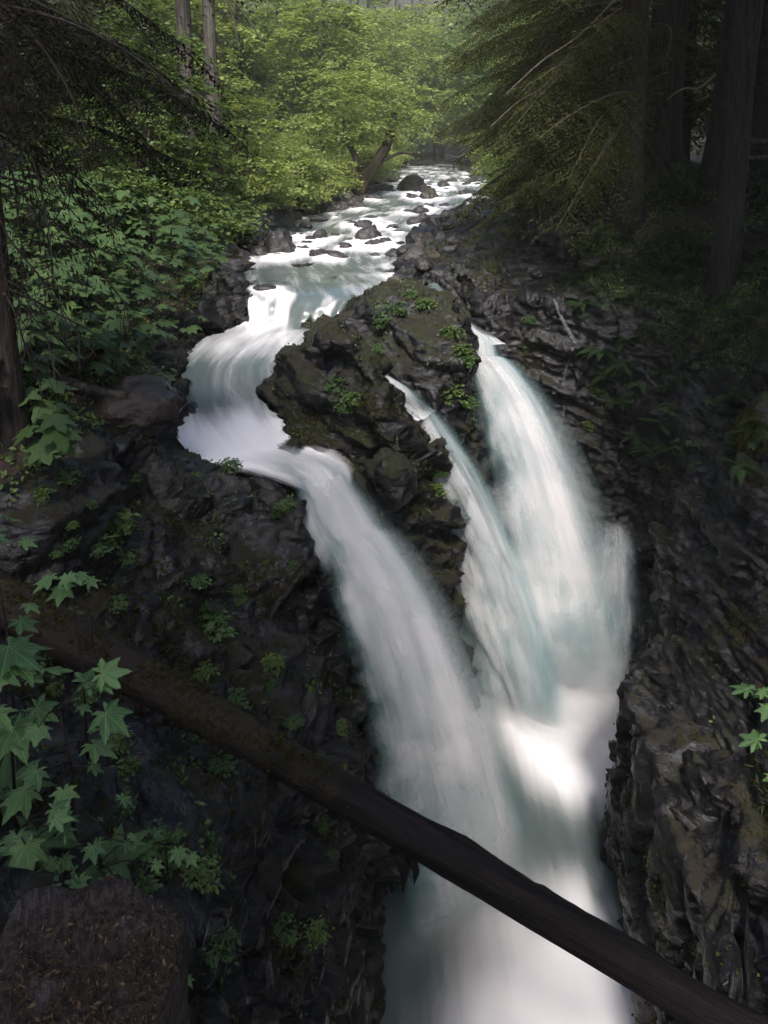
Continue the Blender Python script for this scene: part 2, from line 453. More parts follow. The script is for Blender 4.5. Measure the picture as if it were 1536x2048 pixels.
CTRL = np.array([
 (-4.3, 15.0, -.5), (-3.7, 14.2, -.8), (-2.6, 13.9, -1.1), (-1.9, 13.6, -1.25), (-4.0, 12.2, -.9), (-5.1, 9.5, .3), (-5.9, 14, .7), (-5.0, 15.4, .4), (-5.3, 10.5, .6), (-7, 13.5, 1.3), (-5.5, 18.4, .5), (-5.7, 17, .4),
 (-2.7, 10.5, -2.2), (-1.7, 12.4, -2.1), (-1.6, 11, -2.9), (-3.2, 8.5, -2.4), (-5.1, 8.4, -.7), (-3.6, 7, -1.3), (-4.6, 6.3, 0.2), (-2.6, 6, -1.2), (-2.6, 4.8, .1), (-1.8, 4.5, -.5), (-3.5, 4, 0.9), (-1.3, 3.0, .2), (-1.0, 2.0, .3), (-2, 2.5, .6),
 (-6, 5, 1.5), (-9, 8, 3), (-9, 14, 3.0), (-9, 20, 3.2), (-7, 18, 1.4), (-6, 22, 1.5), (-8, 27, 2.7), (-6, 27, 1.5), (-6.5, 32, 1.6), (-10, 34, 3.6), (-4.8, 22.6, 1.2), (-4.9, 20.6, .5), (-5.8, 29.6, 1.25), (-5.5, 24.5, 1.4),
 (-.74, 16.5, 1.15), (-2.15, 17.1, .55), (-1.9, 16.6, .5), (-1.4, 16.4, 1.0), (-.9, 15.95, .7), (-.35, 15.7, .35), (.05, 15.6, -.3), (-.63, 20, 1.2), (0.5, 20.6, 1.35), (1.62, 20.2, 1.2), (-2.3, 17.9, .3), (-.05, 16.3, -.3), (.4, 16.3, -1.2), (.85, 16.35, -1.75), (1.2, 16.1, -2.5), (-.5, 18.7, .9), (-1.4, 18.6, .8), (1.5, 18.3, .3), (2.0, 19.2, .9), (-.2, 22.3, 1.2), (-1.3, 21, .7), (-.2, 14.7, -1.5), (0.6, 15.3, -1.9),
 (1.2, 26, 1.1), (2.5, 24.4, 1.2), (4.85, 22.1, .8), (5.5, 24.5, 1.1), (4, 27, 1.7), (6, 30, 2.6), (3.2, 35, 1.9), (5, 42, 2.2), (8, 40, 3.4), (3.7, 21.9, .5), (1.5, 30, 1.3), (3.2, 23, .6),
 (7.35, 24.4, 3.0), (9, 19, .8), (7.1, 20.4, -2), (6.9, 22, .2), (7.85, 18.3, -1.4), (7.9, 15, -1.4), (10, 20, 2.0), (12, 24, 4), (12, 15, 1.8), (10, 12, 0), (8.5, 12, -2.0), (6.83, 12.1, -4.4), (5.0, 14.0, -5.5), (5.5, 14.1, -5.5), (5.4, 12, -5.3), (5.2, 10, -5.2), (7, 9, -3.3), (9, 8, -.5),
 (4.6, 7, -4.6), (4.3, 5.5, -3.9), (5.5, 5, -3), (7, 4, -1), (10, 4, 1.5), (13, 30, 6), (13, 10, 3), (6.1, 15.4, -5.7), (7.0, 16.4, -4.5), (7.5, 17, -2.6), (5, 2, -3), (-9, 2, 2.8), (13, 20, 4), (13, 2, 3), (9.5, 28, 4.2), (-10, 40, 4), (10, 36, 4.4)], dtype=float)

FLOOR = np.array([(-.3, -3), (0.0, 2), (0.1, 9), (0.2, 11), (0.25, 13.0), (0.5, 14.3), (1.1, 15.3), (1.8, 16.5), (2.7, 18.2), (2.55, 18.9), (2.5, 19.6), (2.9, 20.4), (3.5, 21.0), (4.6, 21.7), (5.6, 21.4), (6.6, 20.7), (7.0, 19.4), (6.8, 18.2), (6.35, 16.9), (5.75, 15.4), (5.0, 13.5), (4.77, 10.7), (4.3, 8), (4.0, 6), (3.9, 2), (3.8, -3)])

def _rbf_fit(C):
    D = np.linalg.norm(C[:, None, :2] - C[None, :, :2], axis=2)
    n = len(C); A = np.zeros((n + 3, n + 3)); A[:n, :n] = D + np.eye(n) * 0.02
    Pm = np.hstack([np.ones((n, 1)), C[:, :2]]); A[:n, n:] = Pm; A[n:, :n] = Pm.T
    return np.linalg.solve(A, np.concatenate([C[:, 2], np.zeros(3)]))
_w = _rbf_fit(CTRL)

def poly_sd(P, poly):
    """signed distance to a polygon, negative inside"""
    d = np.full(len(P), 1e9); inside = np.zeros(len(P), dtype=bool)
    for a, b in zip(poly, np.roll(poly, -1, axis=0)):
        e = b - a; w = P - a
        t = np.clip((w @ e) / (e @ e), 0, 1)
        d = np.minimum(d, np.linalg.norm(w - t[:, None] * e, axis=1))
        c = ((a[1] > P[:, 1]) != (b[1] > P[:, 1])) & (P[:, 0] < (b[0] - a[0]) * (P[:, 1] - a[1]) / (b[1] - a[1] + 1e-12) + a[0])
        inside ^= c
    return np.where(inside, -d, d)

def smin(a, b, k):
    h = np.clip(.5 + .5 * (b - a) / k, 0, 1)
    return b + (a - b) * h - k * h * (1 - h)

_rc = np.stack([(RIVER[:, 0] + RIVER[:, 2]) / 2, (RIVER[:, 1] + RIVER[:, 3]) / 2], axis=1)
_rh = np.linalg.norm(RIVER[:, :2] - RIVER[:, 2:4], axis=1) / 2

def river_near(P):
    """distance from the water's edge (negative in the river) and its level"""
    out = np.empty(len(P)); zz = np.empty(len(P))
    for i in range(0, len(P), 20000):
        q = P[i:i + 20000]
        D = np.linalg.norm(q[:, None, :] - _rc[None], axis=2) - _rh[None]
        j = D.argmin(axis=1)
        out[i:i + 20000] = D[np.arange(len(q)), j]; zz[i:i + 20000] = RIVER[j, 4]
    return out, zz

# side channels that feed the middle and the right fall: x, y, bed level, half width
CHAN = [[(-.9, 18.8, -.4, .25), (-.2, 18.1, -.95, .36), (.3, 17.4, -1.2, .45), (.95, 16.95, -1.5, .5), (1.6, 16.9, -2.2, .55)],
        [(1.5, 24.6, .35, .35), (2.0, 23.4, -.2, .5), (2.5, 22.2, -.7, .6), (2.85, 21.2, -.9, .65), (3.1, 20.6, -1.3, .65)]]

def land(P):
    """height of the land at (N,2); also earth cover 0..1"""
    P = np.asarray(P, dtype=float)
    H = np.empty(len(P))
    for i in range(0, len(P), 20000):
        q = P[i:i + 20000]
        H[i:i + 20000] = np.linalg.norm(q[:, None] - CTRL[None, :, :2], axis=2) @ _w[:-3] + _w[-3] + q @ _w[-2:]
    # beyond the surveyed ground the banks climb gently as valley sides
    far = np.clip((P[:, 1] - 36) / 8, 0, 1)
    rd, rz = river_near(P)
    side = np.clip(rd, 0, None)
    Hf = rz + 0.35 + 0.10 * np.minimum(side, 10) + 0.22 * np.clip(side - 8, 0, None) + 0.3 * np.clip(side - 16, 0, None)
    out = np.clip(np.maximum(np.abs(P[:, 0]) - 11, 0) / 3 + np.maximum(P[:, 0] - 10, 0) / 6, 0, 1)
    Hs = 3.2 + 0.22 * np.clip(np.abs(P[:, 0]) - 9, 0, None) + 0.3 * np.clip(np.abs(P[:, 0]) - 17, 0, None)
    H = H * (1 - out) + Hs * out
    H = H * (1 - far) + Hf * far
    earth = np.clip((rd - 0.55) / 0.8, 0, 1)
    bed = rz - np.where(P[:, 1] < 24, 0.95, 0.55) + np.clip(rd + np.where(P[:, 1] < 24, 0.1, .25), 0, None) * np.where((P[:, 0] > np.interp(P[:, 1], [15, 16, 17, 20, 24], [-1.6, -2.3, -3.6, -3.3, -2.4])) & (P[:, 1] > 14.8) & (P[:, 1] < 22), 7.0, 2.6)
    H = smin(H, bed, 0.25)
    for ch in CHAN:
        c = catmull(ch, 12)
        D = np.linalg.norm(P[:, None, :] - c[None, :, :2], axis=2); j = D.argmin(axis=1); d = D[np.arange(len(P)), j]
        H = smin(H, c[j, 2] + np.clip(d - c[j, 3] * .8, 0, None) * 3.5, 0.2)
    g = poly_sd(P, FLOOR)
    steep = np.where((P[:, 0] < 1) & (P[:, 1] < 13.2), 5.0, 14.0)
    steep = np.where((P[:, 0] > 4) & (P[:, 1] < 14.4), 11.0, steep)
    H = smin(H, -10.8 + np.clip(g, 0, None) * steep, 0.35)
    earth = earth * np.clip((H + 0.6) / 0.8, 0, 1) * np.clip((g - 1.0) / 1.2, 0, 1)
    earth = np.where((P[:, 0] > -3) & (P[:, 0] < 3.5) & (P[:, 1] < 26), 0, earth)
    # left bluff and right bedrock stay bare rock
    earth *= np.where((P[:, 0] < -1) & (P[:, 1] > 7) & (P[:, 1] < 14.6), np.clip((-4.6 - P[:, 0]) / 1.0, 0, 1), 1)
    earth *= np.where((P[:, 0] > 0) & (P[:, 0] < 6.2) & (P[:, 1] > 20) & (P[:, 1] < 38), 0.25, 1)
    return H, earth

# ------------------------------------------------------------------ near ground as a sculpted solid
VX = 0.068
X0, X1, Y0, Y1, Z0, Z1 = -10.0, 12.5, 1.0, 36.0, -11.4, 6.2
gx = np.arange(X0, X1, VX); gy = np.arange(Y0, Y1, VX); gz = np.arange(Z0, Z1, VX)
GX, GY = np.meshgrid(gx, gy, indexing='ij')
_H, _E = land(np.stack([GX.ravel(), GY.ravel()], axis=1))
HG = _H.reshape(GX.shape).astype(np.float32); EG = _E.reshape(GX.shape).astype(np.float32)

def bil(G, x, y):
    fx = np.clip((x - X0) / VX, 0, G.shape[0] - 1.001); fy = np.clip((y - Y0) / VX, 0, G.shape[1] - 1.001)
    i = fx.astype(np.int32); j = fy.astype(np.int32); a = (fx - i).astype(np.float32); b = (fy - j).astype(np.float32)
    return (G[i, j] * (1 - a) + G[i + 1, j] * a) * (1 - b) + (G[i, j + 1] * (1 - a) + G[i + 1, j + 1] * a) * b

def _filt(G, r, op):
    A = G.copy()
    for ax in (0, 1):
        B = A.copy()
        for s in range(1, r + 1):
            for sg in (-s, s):
                B = op(B, np.roll(A, sg, axis=ax))
        A = B
    return A

def build_ground():
    r = 8
    lo = _filt(HG, r, np.minimum) - 0.55; hi = _filt(HG, r, np.maximum) + 0.55
    D = (gz[None, None, :] - HG[:, :, None]).astype(np.float32)
    np.clip(D, -1, 1, out=D)
    mask = (gz[None, None, :] > lo[:, :, None]) & (gz[None, None, :] < hi[:, :, None])
    idx = np.nonzero(mask)
    P = np.stack([gx[idx[0]], gy[idx[1]], gz[idx[2]]], axis=1).astype(np.float32)
    soft = 1 - 0.75 * bil(EG, P[:, 0], P[:, 1])
    # strata dip to the lower left; blocks lean with them
    Q = P.copy(); Q[:, 2] = P[:, 2] + 0.35 * P[:, 0]
    wx = fbm(Q, (.4, .4, .7), 2, 3) * 0.34; wy = fbm(Q, (.4, .4, .7), 2, 91) * 0.34
    ledge = vnoise(Q, (.25, .25, 1.5), 55) * 0.18
    x = P[:, 0] + (wx + ledge) * soft; y = P[:, 1] + (wy + ledge) * soft
    h = bil(HG, x, y) + fbm(P, .7, 2, 7) * 0.16 * (0.4 + 0.6 * soft)
    D[idx] = np.clip(P[:, 2] - h, -1, 1)
    return D

def surface_nets(D):
    neg = D < 0
    nx, ny, nz = D.shape
    c = np.zeros((nx - 1, ny - 1, nz - 1), dtype=np.int8)
    for a in (0, 1):
        for b in (0, 1):
            for e in (0, 1):
                c += neg[a:nx - 1 + a, b:ny - 1 + b, e:nz - 1 + e]
    I, J, K = np.nonzero((c > 0) & (c < 8))
    ids = np.full(c.shape, -1, dtype=np.int32); ids[I, J, K] = np.arange(len(I))
    acc = np.zeros((len(I), 3), dtype=np.float32); cnt = np.zeros(len(I), dtype=np.float32)
    cor = [(a, b, e) for a in (0, 1) for b in (0, 1) for e in (0, 1)]
    for p in cor:
        for ax in range(3):
            if p[ax]: continue
            q = list(p); q[ax] = 1
            d0 = D[I + p[0], J + p[1], K + p[2]]; d1 = D[I + q[0], J + q[1], K + q[2]]
            s = (d0 < 0) != (d1 < 0)
            t = np.where(s, d0 / np.where(s, d0 - d1, 1), 0)
            pt = np.tile(np.array(p, dtype=np.float32), (len(I), 1)); pt[:, ax] += t
            acc += np.where(s[:, None], pt, 0); cnt += s
    V = acc / cnt[:, None] + np.stack([I, J, K], axis=1)
    V = V * VX + np.array([X0, Y0, Z0], dtype=np.float32)
    quads = []
    for ax in range(3):
        sl0 = [slice(1, -1)] * 3; sl1 = [slice(1, -1)] * 3
        sl0[ax] = slice(0, -1); sl1[ax] = slice(1, None)
        s0, s1 = neg[tuple(sl0)], neg[tuple(sl1)]
        for flip in (False, True):
            e = np.stack(np.nonzero((s0 & ~s1) if not flip else (~s0 & s1)), axis=1)
            off = np.ones(3, dtype=int); off[ax] = 0
            e = e + off
            b, g = (ax + 1) % 3, (ax + 2) % 3
            def cell(db, dg):
                w = e.copy(); w[:, b] += db; w[:, g] += dg
                return ids[w[:, 0], w[:, 1], w[:, 2]]
            q = np.stack([cell(-1, -1), cell(0, -1), cell(0, 0), cell(-1, 0)], axis=1)
            if flip: q = q[:, ::-1]
            quads.append(q[(q >= 0).all(axis=1)])
    return V, np.vstack(quads)

def vnormals(V, F):
    n = np.cross(V[F[:, 2]] - V[F[:, 0]], V[F[:, 3]] - V[F[:, 1]])
    N = np.zeros_like(V)
    for k in range(4):
        for a in range(3):
            N[:, a] += np.bincount(F[:, k], n[:, a], len(V)).astype(np.float32)
    return N / (np.linalg.norm(N, axis=1)[:, None] + 1e-9)

GV, GF = surface_nets(build_ground())
GN = vnormals(GV, GF)
_soil = bil(EG, GV[:, 0], GV[:, 1])
_k = (1 - 0.8 * _soil).astype(np.float32)
_Q = GV.copy(); _Q[:, 2] = GV[:, 2] + 0.35 * GV[:, 0]
_Q += np.stack([fbm(GV, 1.1, 2, 201), fbm(GV, 1.1, 2, 202), fbm(GV, 1.1, 2, 203)], axis=1) * .12
_a, _ca = worley_facets(_Q, (.62, .62, 1.15), 5, 0.9)
_b, _cb = worley_facets(_Q, (1.5, 1.5, 3.0), 25, 1.0)
_c, _cc = worley_facets(_Q, (4.0, 4.0, 8.0), 45, 1.0)
_disp = (_a * 0.40 + _b * 0.12 + _c * 0.042) - 0.03 * np.exp(-_cb * 14) - 0.05 * np.exp(-_ca * 12)
_B = GV[:, 2] + .32 * GV[:, 0] + .12 * GV[:, 1] + .35 * fbm(GV, .5, 2, 61)
_w1, _w2 = (_B * 1.45) % 1, (_B * 3.7 + .3) % 1
_disp = _disp + (np.abs(GN[:, 2]) < .85) * ((np.clip(_w1 / .85, 0, 1) * np.clip((1 - _w1) / .15, 0, 1) - .45) * .16 + (np.clip(_w2 / .8, 0, 1) * np.clip((1 - _w2) / .2, 0, 1) - .45) * .05)
_oc = np.clip(1 - poly_sd(GV[:, :2].astype(float), np.array([(-3, 19), (-3, 16.5), (-1, 15.2), (1, 15.2), (2.4, 18), (2.4, 21), (0, 23), (-1.5, 21)])) / .5, 0, 1) * np.clip((GV[:, 2] + 1.5) / 1, 0, 1)
_disp = (_disp + fbm(GV, 6, 2, 77) * 0.02) * _k * (1 - .45 * _oc) + fbm(GV, 3, 3, 31) * 0.03
GV = GV + GN * _disp[:, None]
BVH = BVHTree.FromPolygons([tuple(v) for v in GV.tolist()], GF.tolist())

def hit(u, v):
    """where the view through a picture point meets the ground, and the ground's normal there"""
    p, n, _, _ = BVH.ray_cast(Vector((0, 0, CAM_Z)), ray(u, v).normalized(), 200)
    return (p, n) if p is not None else (None, None)

def ground(x, y, top=12.0):
    p, n, _, _ = BVH.ray_cast(Vector((x, y, top)), Vector((0, 0, -1)), 60)
    if p is None:
        return float(land(np.array([[x, y]]))[0][0])
    return p.z

# split the sculpted ground at the water into its three masses
_cen = GV[GF].mean(axis=1)
def _outcrop(c):
    poly = np.array([(-3.2, 19.4), (-3.1, 17.6), (-2.6, 16.5), (-2.0, 15.75), (-1.1, 15.2), (-.6, 14.6), (-.2, 13.5), (.4, 13.4), (2.2, 15), (3.2, 18.2), (3.1, 20.2), (2.85, 21.2), (2.5, 22.2), (2.0, 23.4), (1.5, 24.6), (.3, 25), (-.6, 23), (-1.6, 21.2)])
    return poly_sd(c[:, :2].astype(float), poly) < 0
_o = _outcrop(_cen)
_mid = np.interp(_cen[:, 1], [1, 9, 13.3, 14.5, 16, 19, 22, 26, 34, 40], [2, 2.3, 2.3, -.8, -3, -3.6, -2.8, -2.3, -2.2, -2])
_left = (~_o) & (_cen[:, 0] < _mid)
_right = (~_o) & ~_left

def sub_mesh(name, mask):
    F = GF[mask]; used = np.unique(F); re = np.full(len(GV), -1, dtype=np.int32); re[used] = np.arange(len(used))
    me = mesh_np(name, GV[used], re[F]); add_attr(me, 'soil', _soil[used])
    return me
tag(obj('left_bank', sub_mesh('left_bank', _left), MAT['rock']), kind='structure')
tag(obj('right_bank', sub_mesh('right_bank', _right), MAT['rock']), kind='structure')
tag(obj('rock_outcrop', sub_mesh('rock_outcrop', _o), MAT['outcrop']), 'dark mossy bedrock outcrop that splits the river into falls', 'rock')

# ------------------------------------------------------------------ far ground out to the hills
def far_ground():
    xs = np.unique(np.concatenate([np.arange(-40, 40, 1.0), np.arange(-200, -40, 8), np.arange(40, 208, 8), [X0 + .4, X1 - .4]]))
    ys = np.unique(np.concatenate([np.arange(-20, 60, 1.0), np.arange(60, 130, 2.0), np.arange(130, 420, 10), [Y0 + .4, Y1 - .5]]))
    A, B = np.meshgrid(xs, ys, indexing='ij'); P = np.stack([A.ravel(), B.ravel()], axis=1)
    H, E = land(P)
    H = H + fbm(np.column_stack([P, P[:, :1] * 0]).astype(np.float32), .3, 3, 5) * .25 - 0.06
    nx, ny = len(xs), len(ys)
    I, J = np.meshgrid(np.arange(nx - 1), np.arange(ny - 1), indexing='ij'); a = (I * ny + J).ravel()
    F = np.stack([a, a + ny, a + ny + 1, a + 1], axis=1)
    c = P[F].mean(axis=1)
    F = F[~((c[:, 0] > X0 + .4) & (c[:, 0] < X1 - .4) & (c[:, 1] > Y0 + .4) & (c[:, 1] < Y1 - .5))]
    me = mesh_np('ground', np.column_stack([P, H]), F); add_attr(me, 'soil', np.maximum(E, .3))
    return tag(obj('ground', me, MAT['rock']), kind='structure')
far_ground()
# ------------------------------------------------------------------ boulders in and beside the river
def rock_mesh(name, seed, flat=0.7):
    import bmesh
    bm = bmesh.new(); bmesh.ops.create_icosphere(bm, subdivisions=4, radius=1.0)
    V = np.array([v.co[:] for v in bm.verts], dtype=np.float32); F = np.array([[v.index for v in f.verts] for f in bm.faces])
    bm.free()
    N = V.copy()
    a, _ = worley_facets(V + seed * 3.7, 0.9, seed, 0.8); b, cb = worley_facets(V + seed * 5.1, 2.2, seed + 50, 0.8)
    V = V * (1 + 0.18 * fbm(V, .8, 2, seed)[:, None]) + N * (a * 0.28 + b * 0.10 + fbm(V, 7, 2, seed + 3) * 0.02)[:, None]
    V[:, 2] *= flat
    return mesh_np(name, V, F)
ROCKS = [rock_mesh('boulder', i, f) for i, f in enumerate((.72, .6, .8, .55, .68, .62))]
ROCKS_M = []
for m in ROCKS:
    c = m.copy(); c.materials.append(MAT['boulder_moss']); ROCKS_M.append(c); m.materials.append(MAT['boulder'])

WET = []     # (x, y, radius) of rocks standing in the current, for the white water round them
def boulder(x, y, z, sx, sy, sz, label, group=None, moss=False, i=None, rz=None):
    i = random.randrange(6) if i is None else i
    o = obj('boulder', (ROCKS_M if moss else ROCKS)[i], None, None, (x, y, z), (random.uniform(-.2, .2), random.uniform(-.2, .2), random.uniform(0, 6.28) if rz is None else rz), (sx, sy, sz))
    tag(o, label, 'boulder', group)
    return o

_m = ROCKS[2].copy(); _m.materials.clear(); _m.materials.append(MAT['outcrop'])
boulder(.16, 14.9, -1.6, .52, .5, .95, 'dark wet boulder wedged at the lip of the left fall', None, False, 2, .5).data = _m

def river_level(x, y):
    return float(river_near(np.array([[x, y]]))[1][0])

def px_boulder(u, v, w, h, label, group=None, moss=False, i=None):
    """a boulder whose waterline is at picture point (u, v), w and h wide and high in picture units"""
    z = 1.3
    for _ in range(12):
        p = at_z(u, v, z); z = 0.5 * z + 0.5 * river_level(p.x, p.y)
    p = at_z(u, v, z); s = p.y / FPX
    sx = w * s * .5; sz = h * s
    boulder(p.x, p.y + sx * .5, z - sz * .12, sx * 1.05, sx * .95, sz * 1.7, label, group, moss, i, rz=random.uniform(-.4, .4))
    WET.append((p.x, p.y + sx * .5, sx))

for a in [(560, 508, 62, 48, 'tall dark boulder at the left edge of the calm pool'), (737, 484, 56, 26, 'low boulder standing alone in the white rapids'),
          (840, 538, 125, 60, 'big flat-topped mossy boulder beside the bedrock shelf', None, True), (640, 478, 30, 18, 'small dark rock between the tall boulder and the rapids'),
          (727, 455, 40, 14, 'thin dark rock barely breaking the rapids'), (828, 384, 62, 32, 'green mossy boulder in midstream, largest of the upper river', None, True),
          (858, 398, 40, 14, 'small mossy slab touching the green midstream boulder', None, True), (888, 376, 28, 16, 'dark pointed rock right of the green midstream boulder'),
          (905, 445, 56, 26, 'dark wet rock at the foot of the right bank'), (850, 445, 44, 22, 'round wet rock in the rapids near the right bank'),
          (950, 430, 46, 18, 'dark flat rock against the right bank shelf'), (470, 525, 74, 42, 'dark rock tucked under the left bank leaves'),
          (520, 468, 60, 32, 'dark bank rock behind the tall boulder'), (690, 497, 26, 8, 'low wet stone downstream of the lone rapids boulder'), (530, 583, 58, 14, 'submerged dark rock with water sliding over it')]:
    px_boulder(*a[:5], *(a[5:] if len(a) > 5 else ()))
for k in range(170):
    t = random.random(); y = 30 + 55 * t ** 1.3
    j = int(np.argmin(abs((RIVER[:, 1] + RIVER[:, 3]) / 2 - y)))
    e = random.random()
    if e < .5: w = random.uniform(.12, .88)
    elif e < .76: w = random.uniform(-.06, .12)
    else: w = random.uniform(.88, 1.08)
    lx, ly, rx, ry, z, fo = RIVER[j]
    x, yy = lx + (rx - lx) * w, ly + (ry - ly) * w
    s = random.uniform(.13, .46) ** 1.15 * (1 + .5 * (y > 45))
    boulder(x, yy, z + s * .1, s * random.uniform(.9, 1.5), s, s * random.uniform(.7, 1.1), 'small dark river stone scattered through the upper rapids', 'stones in the upper rapids')
    if .1 < w < .9: WET.append((x, yy, s))
for k in range(110):
    y = 24 + 42 * random.random() ** 1.2
    j = int(np.argmin(abs((RIVER[:, 1] + RIVER[:, 3]) / 2 - y)))
    lx, ly, rx, ry, z, fo = RIVER[j]
    s = random.uniform(.14, .42)
    if random.random() < .6:
        x = lx - random.uniform(.1, 1.5); yy = ly; g = 'stones along the left shore'; lb = 'loose grey stone on the shore below the bright maples'
    else:
        x = rx + random.uniform(.2, 2.2); yy = ry; g = 'stones along the right shore'; lb = 'loose dark stone on the bedrock shore under the hemlocks'
    boulder(x, yy, ground(x, yy) + s * .2, s * random.uniform(.9, 1.5), s, s * random.uniform(.7, 1.1), lb, g, random.random() < .3)
for a in [(1140, 500, 60, 55), (1115, 470, 75, 45), (1160, 455, 60, 38), (1075, 545, 50, 30), (1180, 530, 50, 40), (1010, 470, 60, 26), (1080, 455, 40, 24)]:
    p, n = hit(a[0], a[1])
    if p is None: continue
    s = p.y / FPX
    boulder(p.x, p.y, p.z, a[2] * s * .55, a[2] * s * .5, a[3] * s * .75, 'angular grey block piled where the bank meets the bedrock shelf', 'blocks piled by the bedrock shelf', random.random() < .4)

# ------------------------------------------------------------------ the river, down to the lip of the left fall
def make_river():
    n, m = len(RIVER), 49
    w = np.linspace(0, 1, m)
    dv = RIVER[:, 2:4] - RIVER[:, :2]; dv /= np.linalg.norm(dv, axis=1)[:, None]
    ext = np.interp(RIVER[:, 1], [13.5, 13.75, 14.2, 14.8, 15.3, 40], [-.42, -.38, -.1, .25, .4, .6])[:, None]
    Lp, Rp = RIVER[:, :2] - dv * ext, RIVER[:, 2:4] + dv * ext
    XY = Lp[:, None] + (Rp - Lp)[:, None] * w[None, :, None]
    Zw = np.repeat(RIVER[:, 4:5], m, axis=1); Fo = np.repeat(RIVER[:, 5:6], m, axis=1)
    cen = (Lp + Rp) / 2
    s = np.concatenate([[0], np.cumsum(np.linalg.norm(np.diff(cen, axis=0), axis=1))]); s = s[-1] - s
    P = np.column_stack([XY.reshape(-1, 2), np.zeros(n * m)]).astype(np.float32)
    S2 = np.repeat(s[:, None], m, axis=1).ravel(); W2 = np.tile(w, n)
    wid = np.repeat(_rh[:, None] * 2, m, axis=1).ravel()
    Q = np.column_stack([W2 * wid * .9, S2 * .45, np.zeros(n * m)]).astype(np.float32)
    rough = np.interp(P[:, 1], [13, 15, 20, 22.5, 24, 29, 32, 60, 200], [.05, .06, .05, .08, .025, .025, .09, .09, .06])
    wave = fbm(Q, 1.0, 3, 9)
    z = Zw.ravel() + wave * rough
    foam = Fo.ravel() + np.clip(wave, -.5, .8) * np.interp(P[:, 1], [13, 24, 29, 32], [.15, .15, .25, .32])
    for bx, by, r in WET:
        d = np.hypot((P[:, 0] - bx) / (r * 1.6), np.where(P[:, 1] < by, (P[:, 1] - by) / (r * 4.0), (P[:, 1] - by) / (r * 1.5)))
        foam += .55 * np.exp(-d * d); z += .06 * np.exp(-((d - .5) ** 2) * 4)
    # cascade breaks into separate tongues
    tong = np.sin(W2 * 6.283 * 3.7 + .6 + 4.5 * vnoise(np.column_stack([W2 * 4, S2 * .7, S2 * 0]).astype(np.float32), 1.0, 4)) * .6 + .5 * vnoise(np.column_stack([W2 * 22, S2 * .6, S2 * 0]).astype(np.float32), 1.0, 9)
    band = np.exp(-((P[:, 1] - 22.45) / .45) ** 2)
    z += band * tong * .13; foam += band * tong * .8
    V = np.column_stack([P[:, :2], z])
    I, J = np.meshgrid(np.arange(n - 1), np.arange(m - 1), indexing='ij'); a = (I * m + J).ravel()
    F = np.stack([a, a + m, a + m + 1, a + 1], axis=1)
    dep = np.ones(len(V))
    for i in np.nonzero(V[:, 1] < 34)[0]:
        dep[i] = V[i, 2] - ground(V[i, 0], V[i, 1])
    # the stream thins to clear sheets where it runs over the lip
    dep = np.minimum(dep, np.clip((S2 - .7) / 1.5, 0, 1) * .5 + (S2 > 2.6))
    dep = np.where(S2 < 3.4, np.minimum(dep, np.minimum(W2, 1 - W2) * 1.3 + np.clip((S2 - 2.4) * .5, 0, 1)), dep)
    me = mesh_np('river', V, F); add_attr(me, 'foam', foam); add_attr(me, 'depth', dep)
    add_uv(me, np.column_stack([W2 * wid * .35, S2 * .35]), F)
    tag(obj('river', me, MAT['river']), 'silky pale river running down rapids to the falls', kind='structure')
make_river()

# ------------------------------------------------------------------ the falls
def fall_sections(pre, L0, R0, L1, R1, a, n=12):
    """edges of a fall: the run-in over the lip, then the thrown curve down to the pool"""
    out = [(*l, *r) for l, r in pre]
    L0, R0, L1, R1 = (np.array(p, dtype=float) for p in (L0, R0, L1, R1))
    for t in np.linspace(0, 1, n):
        f = a * t + (1 - a) * t * t
        l = L0 + (L1 - L0) * t; r = R0 + (R1 - R0) * t
        l[2] = L0[2] + (L1[2] - L0[2]) * f; r[2] = R0[2] + (R1[2] - R0[2]) * f
        out.append((*l, *r))
    return np.array(out), len(pre)

